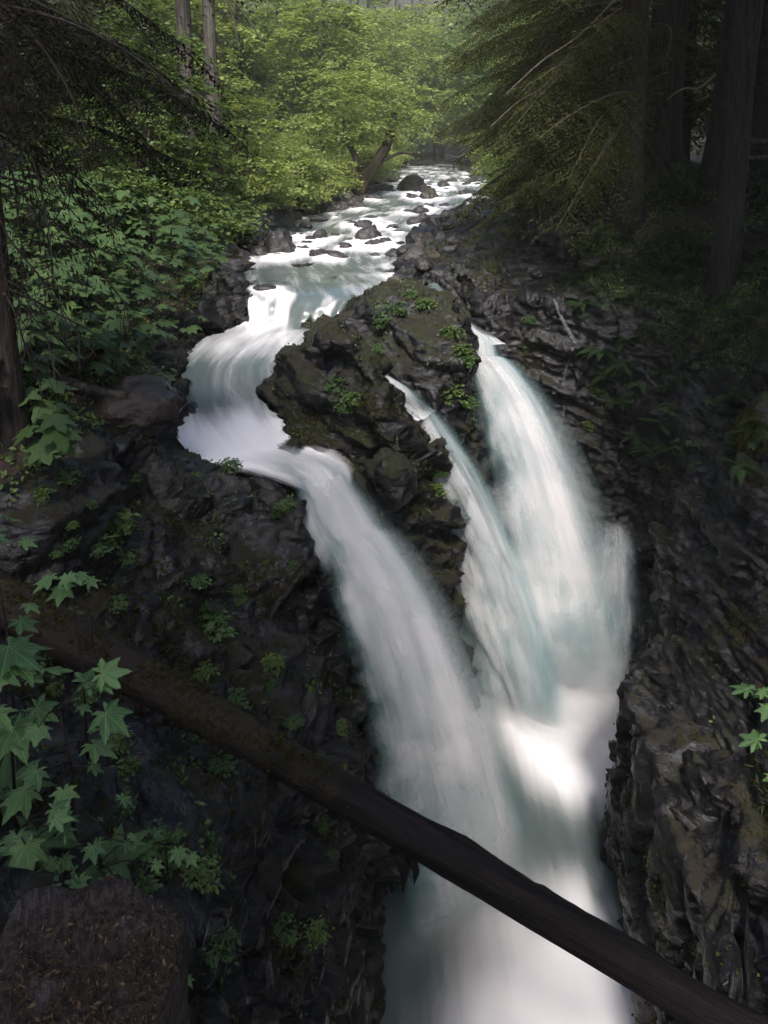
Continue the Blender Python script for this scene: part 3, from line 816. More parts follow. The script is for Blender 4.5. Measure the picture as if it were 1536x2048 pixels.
def fall_sheet(secs, npre, out, spread, bulge, rough, seed, fin, fout, nu=41):
    c = catmull(secs, 8); nv = len(c)
    L, Rr = c[:, :3], c[:, 3:]
    mid = (L + Rr) / 2
    s_ = np.concatenate([[0], np.cumsum(np.linalg.norm(np.diff(mid, axis=0), axis=1))]); s0 = s_[min(npre * 8, nv - 1)]; tot = s_[-1]
    u = np.linspace(-spread, 1 + spread, nu)
    P = L[:, None] + (Rr - L)[:, None] * u[None, :, None]
    flow = np.gradient(mid, axis=0); flow /= np.linalg.norm(flow, axis=1)[:, None]
    side = Rr - L; side /= np.linalg.norm(side, axis=1)[:, None]
    nrm = np.cross(flow, side); nrm /= np.linalg.norm(nrm, axis=1)[:, None]
    if nrm[:, 2].mean() + -nrm[:, 1].mean() < 0: nrm = -nrm
    ramp = np.clip((s_ - s0 * .6) / 2.5, 0, 1); ramp = ramp * ramp * (3 - 2 * ramp)
    uu = np.clip(u, 0, 1)
    k = ramp[:, None] * (bulge * np.sin(np.pi * uu)[None] + out) + .03 + .02 * seed % .05
    q = np.column_stack([np.tile(u * 3.0, nv), np.repeat(s_ * .22, nu), np.full(nu * nv, seed * 3.3)]).astype(np.float32)
    k = k + fbm(q, 1.6, 3, seed).reshape(nv, nu) * rough * (.15 + ramp[:, None])
    V = (P + nrm[:, None] * k[..., None]).reshape(-1, 3)
    I, J = np.meshgrid(np.arange(nv - 1), np.arange(nu - 1), indexing='ij'); b = (I * nu + J).ravel()
    F = np.stack([b, b + 1, b + nu + 1, b + nu], axis=1)
    me = mesh_np('water_sheet', V, F)
    fd = np.clip((s_ - fin[0] * s0) / ((fin[1] - fin[0]) * s0 + 1e-6), 0, 1) * np.clip((tot - s_) / (fout * tot), 0, 1)
    add_attr(me, 'fade', np.repeat(fd, nu))
    add_uv(me, np.column_stack([np.tile(np.linspace(0, 1, nu), nv), np.repeat((s_ - s0) / (tot - s0) * 3, nu)]), F)
    return me

def waterfall(label, pre, L0, R0, L1, R1, a, bulge, layers):
    root = empty('waterfall', ((L0[0] + R0[0]) / 2, (L0[1] + R0[1]) / 2, (L0[2] + R0[2]) / 2))
    tag(root, label, kind='structure')
    off = np.array([*root.location, *root.location])
    secs, npre = fall_sections(pre, L0, R0, L1, R1, a)
    for i, (o, sp, rg, mat, fin, fout) in enumerate(layers):
        me = fall_sheet(secs - off, npre, o, sp, bulge, rg, i * 5 + int(abs(L0[0]) * 10), fin, fout)
        obj('water_sheet', me, MAT[mat], root)
    return root

def layers(n_core, n_veil, step=.12, rough=.10):
    L = [(-.10 + i * step, .0 + .03 * i, rough, 'fall', (.0, .7 + .3 * i), .10) for i in range(n_core)]
    L += [(-.10 + (n_core + i) * step, .06 + .08 * i, rough * (1.2 + .3 * i), 'veil', (.3, 1.2 + .3 * i), .2) for i in range(n_veil)]
    return L
waterfall('broad left waterfall, the nearest and widest of the three', [((-3.5, 15.2, -1.27), (-1.9, 16.1, -1.27)), ((-2.7, 14.75, -1.36), (-1.2, 15.75, -1.36)), ((-2.05, 14.2, -1.46), (-.65, 15.35, -1.46)), ((-1.8, 13.85, -1.66), (-.4, 14.75, -1.66))],
          (-1.7, 13.5, -1.98), (-.05, 14.2, -1.98), (.05, 12.0, -10.1), (2.95, 14.1, -10.1), .36, .35, layers(4, 4))
waterfall('veil-like middle waterfall between the two rock humps', [((-.75, 18.9, .1), (-.35, 18.3, .1)), ((-.4, 18.4, -.22), (.3, 17.6, -.22))],
          (-.05, 17.95, -.40), (1.05, 16.8, -.48), (2.7, 19.3, -10.1), (5.5, 17.6, -10.1), .26, .28, layers(3, 4))
waterfall('tall right waterfall leaping from the groove in the bedrock', [((1.75, 23.9, .35), (2.25, 24.0, .35)), ((2.0, 22.7, -.02), (2.75, 22.5, -.02))],
          (2.15, 21.7, -.3), (3.3, 21.0, -.36), (3.6, 19.5, -10.1), (7.7, 19.7, -10.1), .20, .3, layers(3, 4))

# water sliding through the two grooves above the falls
def groove(ch, lift, wid):
    c = catmull(ch, 10); n, m = len(c), 15
    t = np.gradient(c[:, :2], axis=0); t /= np.linalg.norm(t, axis=1)[:, None]; nr = np.column_stack([-t[:, 1], t[:, 0]])
    w = np.linspace(-1, 1, m)
    XY = c[:, None, :2] + nr[:, None] * (c[:, 3] * wid)[:, None, None] * w[None, :, None]
    V = np.concatenate([XY, np.repeat(c[:, 2, None, None] + lift, m, axis=1)], axis=2).reshape(-1, 3)
    V[:, 2] += .04 * fbm(V.astype(np.float32), 3, 2, 6)
    I, J = np.meshgrid(np.arange(n - 1), np.arange(m - 1), indexing='ij'); b = (I * m + J).ravel()
    F = np.stack([b, b + 1, b + m + 1, b + m], axis=1)
    me = mesh_np('river_channel', V, F); add_attr(me, 'foam', np.repeat(np.linspace(.1, .65, n), m)); add_attr(me, 'depth', np.array([v[2] - ground(v[0], v[1]) for v in V]))
    add_uv(me, np.column_stack([np.tile(w * .3, n), np.repeat(np.linspace(0, 1, n), m)]), F)
    tag(obj('river_channel', me, MAT['river']), 'thin sheet of water in a groove feeding the falls', kind='structure')
for ch in CHAN: groove(ch[:-1], .52, 1.05)

# ------------------------------------------------------------------ plunge pool
def plunge_pool():
    xs = np.arange(-1.6, 8.2, .11); ys = np.arange(-1, 23, .11)
    A, B = np.meshgrid(xs, ys, indexing='ij'); P = np.column_stack([A.ravel(), B.ravel(), np.zeros(A.size)]).astype(np.float32)
    f = np.zeros(len(P))
    for x, y, r, s in [(4.7, 17.9, 1.9, 1.1), (5.3, 19.8, 1.9, 1.1), (5.0, 16.3, 1.35, .9), (2.1, 12.9, 1.1, .6), (3.6, 11.6, 1.3, .8), (4.0, 13.2, .8, .45), (2.2, 10.2, 1.6, .75), (3.4, 9.2, 1.8, .9), (2, 6, 3, .7)]:
        f += s * np.exp(-((P[:, 0] - x) ** 2 + (P[:, 1] - y) ** 2) / (r * r))
    z = -10.0 + .10 * fbm(P, (.8, .5, 1), 3, 5) + .12 * np.clip(f - .4, 0, 1)
    nx, ny = len(xs), len(ys)
    I, J = np.meshgrid(np.arange(nx - 1), np.arange(ny - 1), indexing='ij'); a = (I * ny + J).ravel()
    F = np.stack([a, a + ny, a + ny + 1, a + 1], axis=1)
    me = mesh_np('plunge_pool', np.column_stack([P[:, :2], z]), F); add_attr(me, 'foam', f); add_attr(me, 'depth', np.ones(len(P)))
    add_uv(me, P[:, :2] * np.array([.25, .18]), F)
    tag(obj('plunge_pool', me, MAT['pool']), 'foaming pool at the bottom of the rock slot', kind='structure')
plunge_pool()

# ------------------------------------------------------------------ fallen log across the gorge
def fallen_log():
    a = np.array([-6.4, 8.95, .30]); b = np.array([-4.75, 8.4, -.2]); c = np.array([4.3, 5.55, -4.1]); d = np.array([5.3, 5.2, -4.0])
    root = empty('fallen_log', tuple(a))
    tag(root, 'bare dark fallen log bridging the gorge, mossy at its upper end', 'log')
    t = np.linspace(0, 1, 120)[:, None]
    pts = a + (d - a) * t
    pts[:, 2] += .16 * np.sin(t[:, 0] * 3.14) ** 1
    rad = np.interp(t[:, 0], [0, .15, .45, .7, 1], [.29, .265, .21, .20, .20])
    V, F = tube_np(pts - a, rad, 26)
    V = np.array(V)
    q = V.astype(np.float32)
    ax = (d - a) / np.linalg.norm(d - a)
    al = q @ ax.astype(np.float32)
    rel = V - np.outer(al, ax)
    bark = np.clip(.55 - al / 11.5, 0, 1)
    dsp = fbm(np.column_stack([al * .5, rel[:, 0] * 4, rel[:, 2] * 4 + rel[:, 1] * 4]).astype(np.float32), 2.5, 4, 8) * (.07 + .14 * bark) + fbm(q, 7, 2, 4) * (.02 + .06 * bark)
    for kf, ka in ((.42, 1.9), (.5, .4), (.62, 1.2), (.69, 2.6), (.76, .9), (.86, 1.6)):
        kc = (d - a) * kf + np.array([0, -math.cos(ka) * .2, math.sin(ka) * .2 + .1]); dsp += .18 * np.exp(-((V - kc) ** 2).sum(axis=1) / .006)
    V = V + rel * dsp[:, None]
    k = NT('log_wood')
    tc = k.n('ShaderNodeTexCoord').outputs['Object']
    mp = k.n('ShaderNodeMapping'); k.l(tc, mp.inputs[0])
    eul = Vector((d - a).tolist()).to_track_quat('X', 'Z').inverted().to_euler(); mp.inputs['Rotation'].default_value = eul
    sx = k.n('ShaderNodeSeparateXYZ'); k.l(mp.outputs[0], sx.inputs[0])
    grain = k.noise(k.mapping(mp.outputs[0], (.7, 14, 14)), 1.0, 5, .6, .3); fine = k.noise(tc, 18, 5, .7); big = k.noise(tc, 1.8, 4, .6)
    col = k.mix(k.ramp(grain, .35, .7), (0.004, 0.003, 0.003), (0.014, 0.0105, 0.010))
    up = k.ramp(k.math('ADD', sx.outputs[0], k.math('MULTIPLY', k.math('SUBTRACT', big, .5), 5.0)), 6.6, 5.2)
    mcol = k.mix(k.ramp(fine, .4, .62), (0.012, 0.009, 0.007), (0.042, 0.032, 0.013))
    mcol = k.mix(k.ramp(big, .45, .6), mcol, (0.027, 0.02, 0.017))
    col = k.mix(up, col, mcol)
    m = k.done(k.bsdf(col, .75, .2, k.math('ADD', grain, k.math('MULTIPLY', fine, .5)), .8, .05))
    obj('trunk', mesh_py('trunk', V, F), m, root)
    # moss and bark crumbs along the upper end
    g = np.random.default_rng(3); N = 5200
    f = g.random(N) ** 1.15 * .52; th = g.normal(size=N) * .75
    base = (d - a) * f[:, None]; base[:, 2] += .16 * np.sin(f * 3.14)
    sd_ = np.cross(ax, [0, 0, 1]); sd_ /= np.linalg.norm(sd_); up_ = np.cross(sd_, ax)
    nr = sd_ * np.sin(th)[:, None] + up_ * np.cos(th)[:, None]
    T = base + nr * (np.interp(f, [0, .15, .45, .7, 1], [.29, .265, .21, .20, .20]) * 1.0)[:, None]
    keep = vnoise(T.astype(np.float32), 3.2, 5) + .6 * vnoise(T.astype(np.float32), 8, 6) > -.05 + .5 * f; T, nr = T[keep], nr[keep]; N = len(T)
    M = frames(g.normal(size=(N, 3)) + nr * .6 + ax * .8, nr, g.normal(size=N) * .6) * (.02 + .05 * g.random(N))[:, None, None]
    QQ = (np.array([(0, 0, 0), (.5, .32, .06), (1, 0, -.08), (.5, -.32, .06)]), np.array([(0, 1, 2, 3)]))
    V2, F2 = scatter(QQ[0], QQ[1], M, T)
    me = mesh_np('moss', V2, F2, False); add_attr(me, 'var', np.repeat(np.clip(g.normal(size=N) * .3 + .5, 0, 1), 4))
    obj('moss', me, MAT['moss'], root)['kind'] = 'stuff'
    # broken stubs and flaps of wood below the bare part
    for f, ln, w in ((.52, .20, .05), (.56, .48, .09), (.57, .3, .06), (.825, .3, .08), (.3, .25, .06), (.44, .16, .04)):
        p0 = a + (d - a) * f - a + np.array([0, 0, .1 * math.sin(f * 3.14) - .2]) + np.array([0, -.05, 0])
        pts = np.array([p0, p0 + np.array([.07, -.04, -.10 * ln / .2]), p0 + np.array([.05, -.06, -ln])])
        V, F = tube_np(pts, [w, w * .75, w * .12], 7, .3, 3)
        obj('branch_stub', mesh_py('branch_stub', V, F), m, root)
    return root
fallen_log()
# ------------------------------------------------------------------ leaves and foliage templates
def palmate(lobes, size=1.0, teeth=False, droop=.3):
    """maple-like leaf: lobes is a list of (angle in degrees, length); petiole at the origin, tip along +x"""
    pts = []
    for i, (a, ln) in enumerate(lobes):
        hw = 21
        if i > 0:
            pa, pl = lobes[i - 1]; pts.append(((a + pa) / 2, min(ln, pl) * .62))
        if teeth:
            pts += [(a - hw * .75, ln * .66), (a - hw * .5, ln * .72), (a - hw * .35, ln * .84), (a, ln), (a + hw * .35, ln * .84), (a + hw * .5, ln * .72), (a + hw * .75, ln * .66)]
        else:
            pts += [(a - hw * .62, ln * .78), (a, ln), (a + hw * .62, ln * .78)]
    V = [(0.0, 0.0, 0.0)]
    for a, r in pts:
        x, y = r * math.cos(R(a)), r * math.sin(R(a))
        V.append((x * size, y * size, (-droop * r * r + .04 * math.cos(R(a * 9))) * size))
    F = [(0, i, i + 1) for i in range(1, len(V) - 1)]
    return np.array(V), np.array(F)
LOB7 = [(-138, .42), (-92, .68), (-46, .9), (0, 1.0), (46, .9), (92, .68), (138, .42)]

def leaf_mesh(name, mat, size, teeth=False, droop=.3, var=.5):
    V, F = palmate(LOB7, size, teeth, droop)
    me = mesh_np(name, V, F); add_attr(me, 'var', np.full(len(V), var)); me.materials.append(MAT[mat])
    return me
LEAF = [leaf_mesh('leaf', 'club', 1.0, False, d, v) for d, v in ((.25, .3), (.4, .55), (.15, .75))]
LEAF_NEAR = [leaf_mesh('leaf', 'leaf_veined', 1.0, True, d, v) for d, v in ((.22, .35), (.35, .6), (.12, .8))]
LEAF_DARK = [leaf_mesh('leaf', 'dark_leaf', 1.0, False, d, v) for d, v in ((.25, .4), (.4, .7))]

STEM_CACHE = {}
def broad_plant(loc, h, n, size, label, group=None, leaves=None, cat='plant', spread=.55, name='broadleaf_plant', tier=2, lean=(0, 0), face=None):
    """a prickly-stemmed plant with a few tiers of maple-like leaves; every leaf is its own part"""
    leaves = leaves or LEAF
    root = empty(name, loc, random.uniform(0, 6.28))
    root.rotation_euler = (0, 0, 0)
    tag(root, label, cat, group)
    V, F = [], []
    def add(pts, rad, k=5):
        v, f = tube_np(pts, rad, k); b = len(V); V.extend(v.tolist()); F.extend([tuple(i + b for i in q) for q in f])
    top = np.array([lean[0], lean[1], h])
    add(np.array([(0, 0, -.15), top * .5 + np.array([.03, .02, 0]), top]), [.014, .012, .008])
    a0 = random.uniform(0, 6.28)
    for i in range(n):
        t = i / max(1, n - 1); a = a0 + i * 2.4
        if face is not None: a = face + (random.random() - .5) * 3.6
        zf = 1 - .45 * (i % tier) / max(1, tier - 1) * random.uniform(.6, 1) if tier > 1 else 1
        p0 = top * zf
        ln = spread * random.uniform(.45, 1.0) * (1.2 - .3 * zf)
        p1 = p0 + np.array([math.cos(a) * ln, math.sin(a) * ln, random.uniform(.02, .22) * (1 if zf > .9 else .5)])
        add(np.array([p0, (p0 + p1) / 2 + np.array([0, 0, .05]), p1]), [.006, .005, .004], 4)
        s = size * random.uniform(.5, 1.25)
        obj('leaf', random.choice(leaves), None, root, tuple(p1), (random.uniform(-.3, .3), random.uniform(.05, .5), a + random.uniform(-.3, .3)), s)
    st = obj('stem', mesh_py('stem', V, F), MAT['twig_dark'], root)
    return root

def frond_mesh(name, mat, n=22, arch=.55):
    V, F = [], []
    L = 1.0
    def ax(s): return np.array([s * L * (1 - .18 * s), 0, arch * s - .75 * arch * 1.6 * s * s])
    for i in range(n):
        s = .08 + .9 * i / (n - 1)
        ln = .19 * math.sin(math.pi * min(1, (s + .08)) ** .8) ** .7 * (1.02 - s * .55) + .012
        p = ax(s)
        for sg in (-1, 1):
            d = np.array([.32, sg * 1.0, -.18]); d /= np.linalg.norm(d)
            w = np.array([.020, 0, 0])
            b = len(V)
            V += [p - w, p + d * ln * .55 - w * .9, p + d * ln, p + d * ln * .55 + w * .9, p + w]
            F += [(b, b + 1, b + 2), (b, b + 2, b + 3), (b, b + 3, b + 4)]
    for i in range(12):
        s0, s1 = i / 12, (i + 1) / 12; b = len(V)
        w = .006
        V += [ax(s0) + (0, -w, 0), ax(s0) + (0, w, 0), ax(s1) + (0, w, 0), ax(s1) + (0, -w, 0)]; F += [(b, b + 1, b + 2), (b, b + 2, b + 3)]
    me = mesh_np(name, np.array(V), np.array(F), False); add_attr(me, 'var', np.full(len(V), .5)); me.materials.append(MAT[mat])
    return me
FROND = [frond_mesh('frond', 'fern', 24, a) for a in (.45, .65, .3)]
FROND_NEAR = [frond_mesh('frond', 'club_near', 30, a) for a in (.45, .3)]

def fern(loc, size, n, label, group=None, down=None, meshes=None):
    root = empty('fern', loc); tag(root, label, 'fern', group)
    a0 = random.uniform(0, 6.28)
    for i in range(n):
        a = a0 + i * 6.283 / n + random.uniform(-.25, .25)
        if down is not None: a = down + random.uniform(-1.35, 1.35)
        obj('frond', random.choice(meshes or FROND), None, root, (0, 0, 0), (random.uniform(-.3, .3), random.uniform(-.35, .35), a), size * random.uniform(.7, 1.15))
    return root

QUAD = (np.array([(0, 0, 0), (.5, .32, .06), (1, 0, -.08), (.5, -.32, .06)]), np.array([(0, 1, 2, 3)]))
LEAF5 = palmate([(-110, .6), (-55, .85), (0, 1.0), (55, .85), (110, .6)], 1.0, False, .25)
STRIP = (np.array([(0, 0, 0), (.4, .13, .0), (1, 0, -.12), (.4, -.13, .0)]), np.array([(0, 1, 2, 3)]))

def crown_mesh(name, rx, ry, rz, n_cl, per, leaf, seed, tmpl=QUAD, flat=.28, cl=.55, hollow=.35):
    """foliage as many leaves in tilted clumps through an uneven crown"""
    g = np.random.default_rng(seed)
    D = g.normal(size=(n_cl, 3)); D /= np.linalg.norm(D, axis=1)[:, None]
    rr = (hollow + (1 - hollow) * g.random(n_cl) ** .55) * (1 + .3 * vnoise((D * 1.7 + seed).astype(np.float32), 1.0, seed))
    C = D * rr[:, None] * np.array([rx, ry, rz])
    C[:, 2] = np.maximum(C[:, 2], -rz * .95)
    n = n_cl * per
    ci = np.repeat(np.arange(n_cl), per)
    size = cl * (.6 + .8 * g.random(n_cl))
    off = g.normal(size=(n, 3)) * np.array([1, 1, flat]) * size[ci][:, None] * .6
    outw = D[ci] * np.array([1, 1, .3])
    off[:, 2] -= .35 * (off[:, 0] * outw[:, 0] + off[:, 1] * outw[:, 1])
    T = C[ci] + off
    a = g.random(n) * 6.283
    dr = np.stack([np.cos(a), np.sin(a), -.25 + .5 * (g.random(n) - .5)], axis=1) + outw * .8
    M = frames(dr, None, g.normal(size=n) * .35) * (leaf * (.6 + .8 * g.random(n)))[:, None, None]
    V, F = scatter(tmpl[0], tmpl[1], M, T)
    me = mesh_np(name, V, F, False)
    var = np.clip(np.repeat(.5 + .28 * g.normal(size=n_cl), per) + .15 * g.normal(size=n), 0, 1)
    add_attr(me, 'var', np.repeat(var, len(tmpl[0])))
    return me, C

def limbs_mesh(name, base_r, h, C, seed, k=15):
    """stems from the ground that fork out into the crown"""
    g = random.Random(seed); V, F = [], []
    pick = g.sample(range(len(C)), min(k, len(C)))
    for j, i in enumerate(pick):
        c = C[i]
        b0 = np.array([g.uniform(-.2, .2), g.uniform(-.2, .2), -h])
        mid = np.array([c[0] * .35, c[1] * .35, (c[2] - h) * .45])
        v, f = tube_np(catmull([b0, mid, c * .9], 6), np.linspace(base_r, base_r * .25, 13), 6, .1, seed)
        b = len(V); V.extend(v.tolist()); F.extend([tuple(q + b for q in w) for w in f])
    return mesh_py(name, V, F)

def bough_arrays(L, seed, n2=26, n3=9, droop=.3, strip=.16, wid=1.0, sag=.25):
    """one flat hemlock bough along +x: returns needle strips and the woody axis"""
    g = np.random.default_rng(seed)
    P, Dv, Ls = [], [], []
    def ax(s): return np.array([s * L, .06 * L * math.sin(s * 3 + seed), L * (.06 * s - droop * s * s)])
    for i in range(n2):
        s = .12 + .86 * i / n2 + g.random() * .02
        sg = 1 if i % 2 else -1
        l2 = L * .42 * wid * (1.05 - s) ** .8 * (.6 + .6 * g.random()) + .12
        d = np.array([math.cos(R(52)) , sg * math.sin(R(52)), -.1 - sag * g.random()]); d /= np.linalg.norm(d)
        p0 = ax(s)
        m = max(3, int(n3 * (l2 / (L * .42)) + 2))
        for j in range(m):
            t = (j + .3) / m
            p = p0 + d * l2 * t + np.array([0, 0, -sag * l2 * t * t])
            for q in (-1, 1):
                e = d + q * np.cross(d, [0, 0, 1]) * (.8 + .4 * g.random()) + np.array([0, 0, -.15 - .5 * sag * g.random()])
                P.append(p); Dv.append(e); Ls.append(strip * (1.15 - .6 * t) * (.6 + .7 * g.random()))
        P.append(p0 + d * l2 * .9); Dv.append(d); Ls.append(strip)
    P, Dv, Ls = np.array(P), np.array(Dv), np.array(Ls)
    M = frames(Dv, None, g.normal(size=len(P)) * .3) * Ls[:, None, None]
    V, F = scatter(STRIP[0], STRIP[1], M, P)
    axis = np.array([ax(s) for s in np.linspace(0, 1, 10)])
    return V, F, axis

def conifer_crown(name, h0, h1, spread, n, seed, strip=.3, n2=14, n3=4, droop=.35):
    """all the boughs of a tall conifer between two heights"""
    g = random.Random(seed)
    B = [bough_arrays(1.0, seed * 10 + i, n2, n3, droop, strip / spread, 1.0)[:2] for i in range(4)]
    Vs, Fs, var, b = [], [], [], 0
    for i in range(n):
        t = (i + g.random()) / n
        z = h0 + (h1 - h0) * t
        L = spread * (1.0 - .85 * t) * g.uniform(.7, 1.1) + .4
        v, f = B[i % 4]
        a = i * 2.4 + g.uniform(-.3, .3); ca, sa = math.cos(a), math.sin(a); tl = g.uniform(-.15, .25)
        q = v * L
        q = np.column_stack([q[:, 0] * math.cos(tl) + q[:, 2] * math.sin(tl), q[:, 1], -q[:, 0] * math.sin(tl) + q[:, 2] * math.cos(tl)])
        q = np.column_stack([q[:, 0] * ca - q[:, 1] * sa, q[:, 0] * sa + q[:, 1] * ca, q[:, 2] + z])
        Vs.append(q); Fs.append(f + b); b += len(q); var.append(np.full(len(q), g.random()))
    me = mesh_np(name, np.vstack(Vs), np.vstack(Fs), False); add_attr(me, 'var', np.concatenate(var))
    return me

def trunk_mesh(name, r0, r1, h, seed, n=20, rings=40, furrow=.08, lean=(0, 0), flare=.35):
    z = np.concatenate([[-.5], np.linspace(0, h, rings)])
    pts = np.column_stack([lean[0] * z / h, lean[1] * z / h, z])
    rad = r0 + (r1 - r0) * np.clip(z, 0, h) / h + r0 * flare * np.exp(-np.clip(z, 0, None) / .8)
    V, F = tube_np(pts, rad, n)
    V = np.array(V); q = V.astype(np.float32)
    an = np.arctan2(V[:, 1], V[:, 0])
    d = fbm(np.column_stack([np.cos(an) * 5, np.sin(an) * 5, q[:, 2] * .5]).astype(np.float32), 1.2, 3, seed)
    V[:, :2] += (V[:, :2] - np.column_stack([lean[0] * V[:, 2] / h, lean[1] * V[:, 2] / h])) * (d * furrow)[:, None]
    return mesh_py(name, V, F)

def copy_tree(o, parent=None):
    c = o.copy(); COL.objects.link(c); c.parent = parent
    for ch in [x for x in bpy.data.objects if x.parent == o]: copy_tree(ch, c)
    return c

# ------------------------------------------------------------------ big conifers: trunks in view, crowns shading both banks; unseen trees added for shade
CROWN = [conifer_crown('crown', 10.5, 34, 5.5, 60, 1 + i, .75, 12, 4) for i in range(2)]
CROWN_LOW = [conifer_crown('crown', 3.0, 30, 5.0, 85, 11 + i, .6, 14, 4) for i in range(2)]
CROWN_FAR = [conifer_crown('crown', 1.5, 26, 4.2, 90, 21 + i, .5, 13, 4) for i in range(2)]
for c in CROWN: c.materials.append(MAT['needle'])
for c in CROWN_LOW: c.materials.append(MAT['needle'])
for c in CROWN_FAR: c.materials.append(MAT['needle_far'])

def big_tree(x, y, r, label, group=None, crown=None, h=34.0, bark='bark', lean=(0, 0), seed=0, name='conifer_tree', z=None, cs=1.0):
    z = ground(x, y) if z is None else z
    root = empty(name, (x, y, z)); tag(root, label, 'tree', group)
    obj('trunk', trunk_mesh('trunk', r, r * .35, h, seed, lean=lean), MAT[bark], root)
    if crown is not None:
        c = obj('crown', crown, None, root, (0, 0, 0), (0, 0, random.uniform(0, 6.28)))
        c.scale = (cs, cs, h / 34.0)
    return root

TR = {}
TR['A'] = big_tree(7.6, 24.4, .46, 'furrowed hemlock trunk with long drooping boughs over the river bank', None, CROWN[0], seed=1, lean=(-.6, 0))
TR['B'] = big_tree(10.4, 29.5, .62, 'wide dark trunk in the shade behind the furrowed hemlock', None, CROWN[1], seed=2)
TR['C'] = big_tree(11.0, 25.5, .62, 'thick dark trunk flared at the root, beside the wooden rail', None, CROWN[0], seed=3, lean=(1.5, 0))
TR['D'] = big_tree(9.3, 20.8, .34, 'straight dark trunk rising from the ferny slope above the gorge', None, CROWN[1], seed=4)
TR['E'] = big_tree(14.5, 30.5, .6, 'dark trunk deep in the shade beyond the wooden rail', None, CROWN[0], seed=5)
big_tree(-5.6, 11.0, .19, 'dark trunk on the near left bank with dead hanging twigs', None, CROWN[0], seed=6, name='hemlock_tree', cs=.25)
big_tree(-8.5, 34.5, .36, 'pale grey trunk behind the bright maples, the thicker of the pair', None, CROWN[1], bark='bark_grey', seed=7, cs=.45)
big_tree(-7.3, 34.0, .30, 'pale grey trunk behind the bright maples, the slimmer of the pair', None, CROWN[0], bark='bark_grey', seed=8, cs=.45)
for i, (x, y) in enumerate([(-15, 15), (-16, 23), (-17, 30), (-16, 38), (-17, 46), (-15, 4), (-4.8, -9.5), (-13, -3), (-1, -9), (-1.5, -16), (-17, 22), (-20, 34), (-22, 48), (-19, 58)]):  # trees behind the camera are unseen, added to darken the foreground
    big_tree(x, y, .4, 'tall conifer among the left bank trees and unseen ones added for shade', 'conifers along the left bank', CROWN_LOW[i % 2] if y > 20 else CROWN[i % 2], seed=20 + i)
for i, (x, y) in enumerate([(11.5, 34), (14, 37.5), (17, 33), (19, 40), (12.2, 42), (16, 45), (22, 36), (13, 52), (17, 28), (20, 31), (24, 44), (14.5, 22.5), (12.5, 14), (11, 6.5), (10.5, -1), (12.5, -8), (11.5, -5), (9.2, 3.5), (13, 9), (10.4, 10.4), (9.6, 13.4)]):  # those nearest the camera are out of view, put in to shade right wall and trunks
    big_tree(x, y, .38 + .1 * (i % 3), 'tall conifer in the dark right bank stand, widened by unseen trees added for shade', 'conifers in the right bank stand', CROWN_LOW[i % 2] if y > 24 else CROWN[i % 2], seed=40 + i)

# ------------------------------------------------------------------ drooping hemlock boughs that show their needles
BOUGH = []
for i in range(4):
    V, F, axis = bough_arrays(1.0, 300 + i, 46, 15, .34, .036, .95, .35)
    me = mesh_np('needles', V, F, False); add_attr(me, 'var', np.repeat(.3 + .4 * RNG.random(len(V) // 4), 4)); me.materials.append(MAT['needle_near'])
    md = me.copy(); md.materials.clear(); md.materials.append(MAT['needle_dark'])
    v, f = tube_np(axis, np.linspace(.0085, .0015, 10), 6); mb = mesh_py('branch', v, f); mb.materials.append(MAT['twig'])
    mk = mb.copy(); mk.materials.clear(); mk.materials.append(MAT['twig_dark'])
    BOUGH.append((me, md, mb, mk))

def add_bough(root, z, az, L, tilt=0.0, dark=False, off=0.0, i=None, roll=0.0):
    b = random.choice(BOUGH) if i is None else BOUGH[i]
    br = obj('branch', b[3 if dark else 2], None, root, (math.cos(az) * off, math.sin(az) * off, z), (roll, tilt, az), L)
    obj('needles', b[1 if dark else 0], None, br)
    return br

rnd = random.Random(5)
for k in range(30):
    add_bough(TR['A'], rnd.uniform(1.8, 7.5), R(rnd.uniform(130, 235)), rnd.uniform(3.6, 6.4), rnd.uniform(-.15, .3), i=k % 4)
for (x, y, r, lab, n) in [(8.2, 31.0, .34, 'hemlock with layered boughs sweeping low over the rapids', 22), (8.8, 37.5, .36, 'hemlock leaning its boughs over the upper rapids', 22), (10.2, 45, .36, 'far hemlock whose boughs frame the lit end of the river', 20), (9.6, 27.5, .3, 'slim hemlock behind the furrowed trunk', 14)]:
    t = big_tree(x, y, r, lab, None, CROWN[0], seed=int(y), cs=.6)
    for k in range(n):
        add_bough(t, rnd.uniform(.9, 9.0), R(rnd.uniform(120, 260)), rnd.uniform(3.2, 6.6), rnd.uniform(-.2, .25), i=k % 4)
t = [o for o in bpy.data.objects if o.name.startswith('hemlock_tree')][0]
for k in range(17):
    add_bough(t, rnd.uniform(4.6, 9.0), R(rnd.uniform(-75, 45)), rnd.uniform(2.2, 4.2), rnd.uniform(.0, .65), True, i=k % 4)

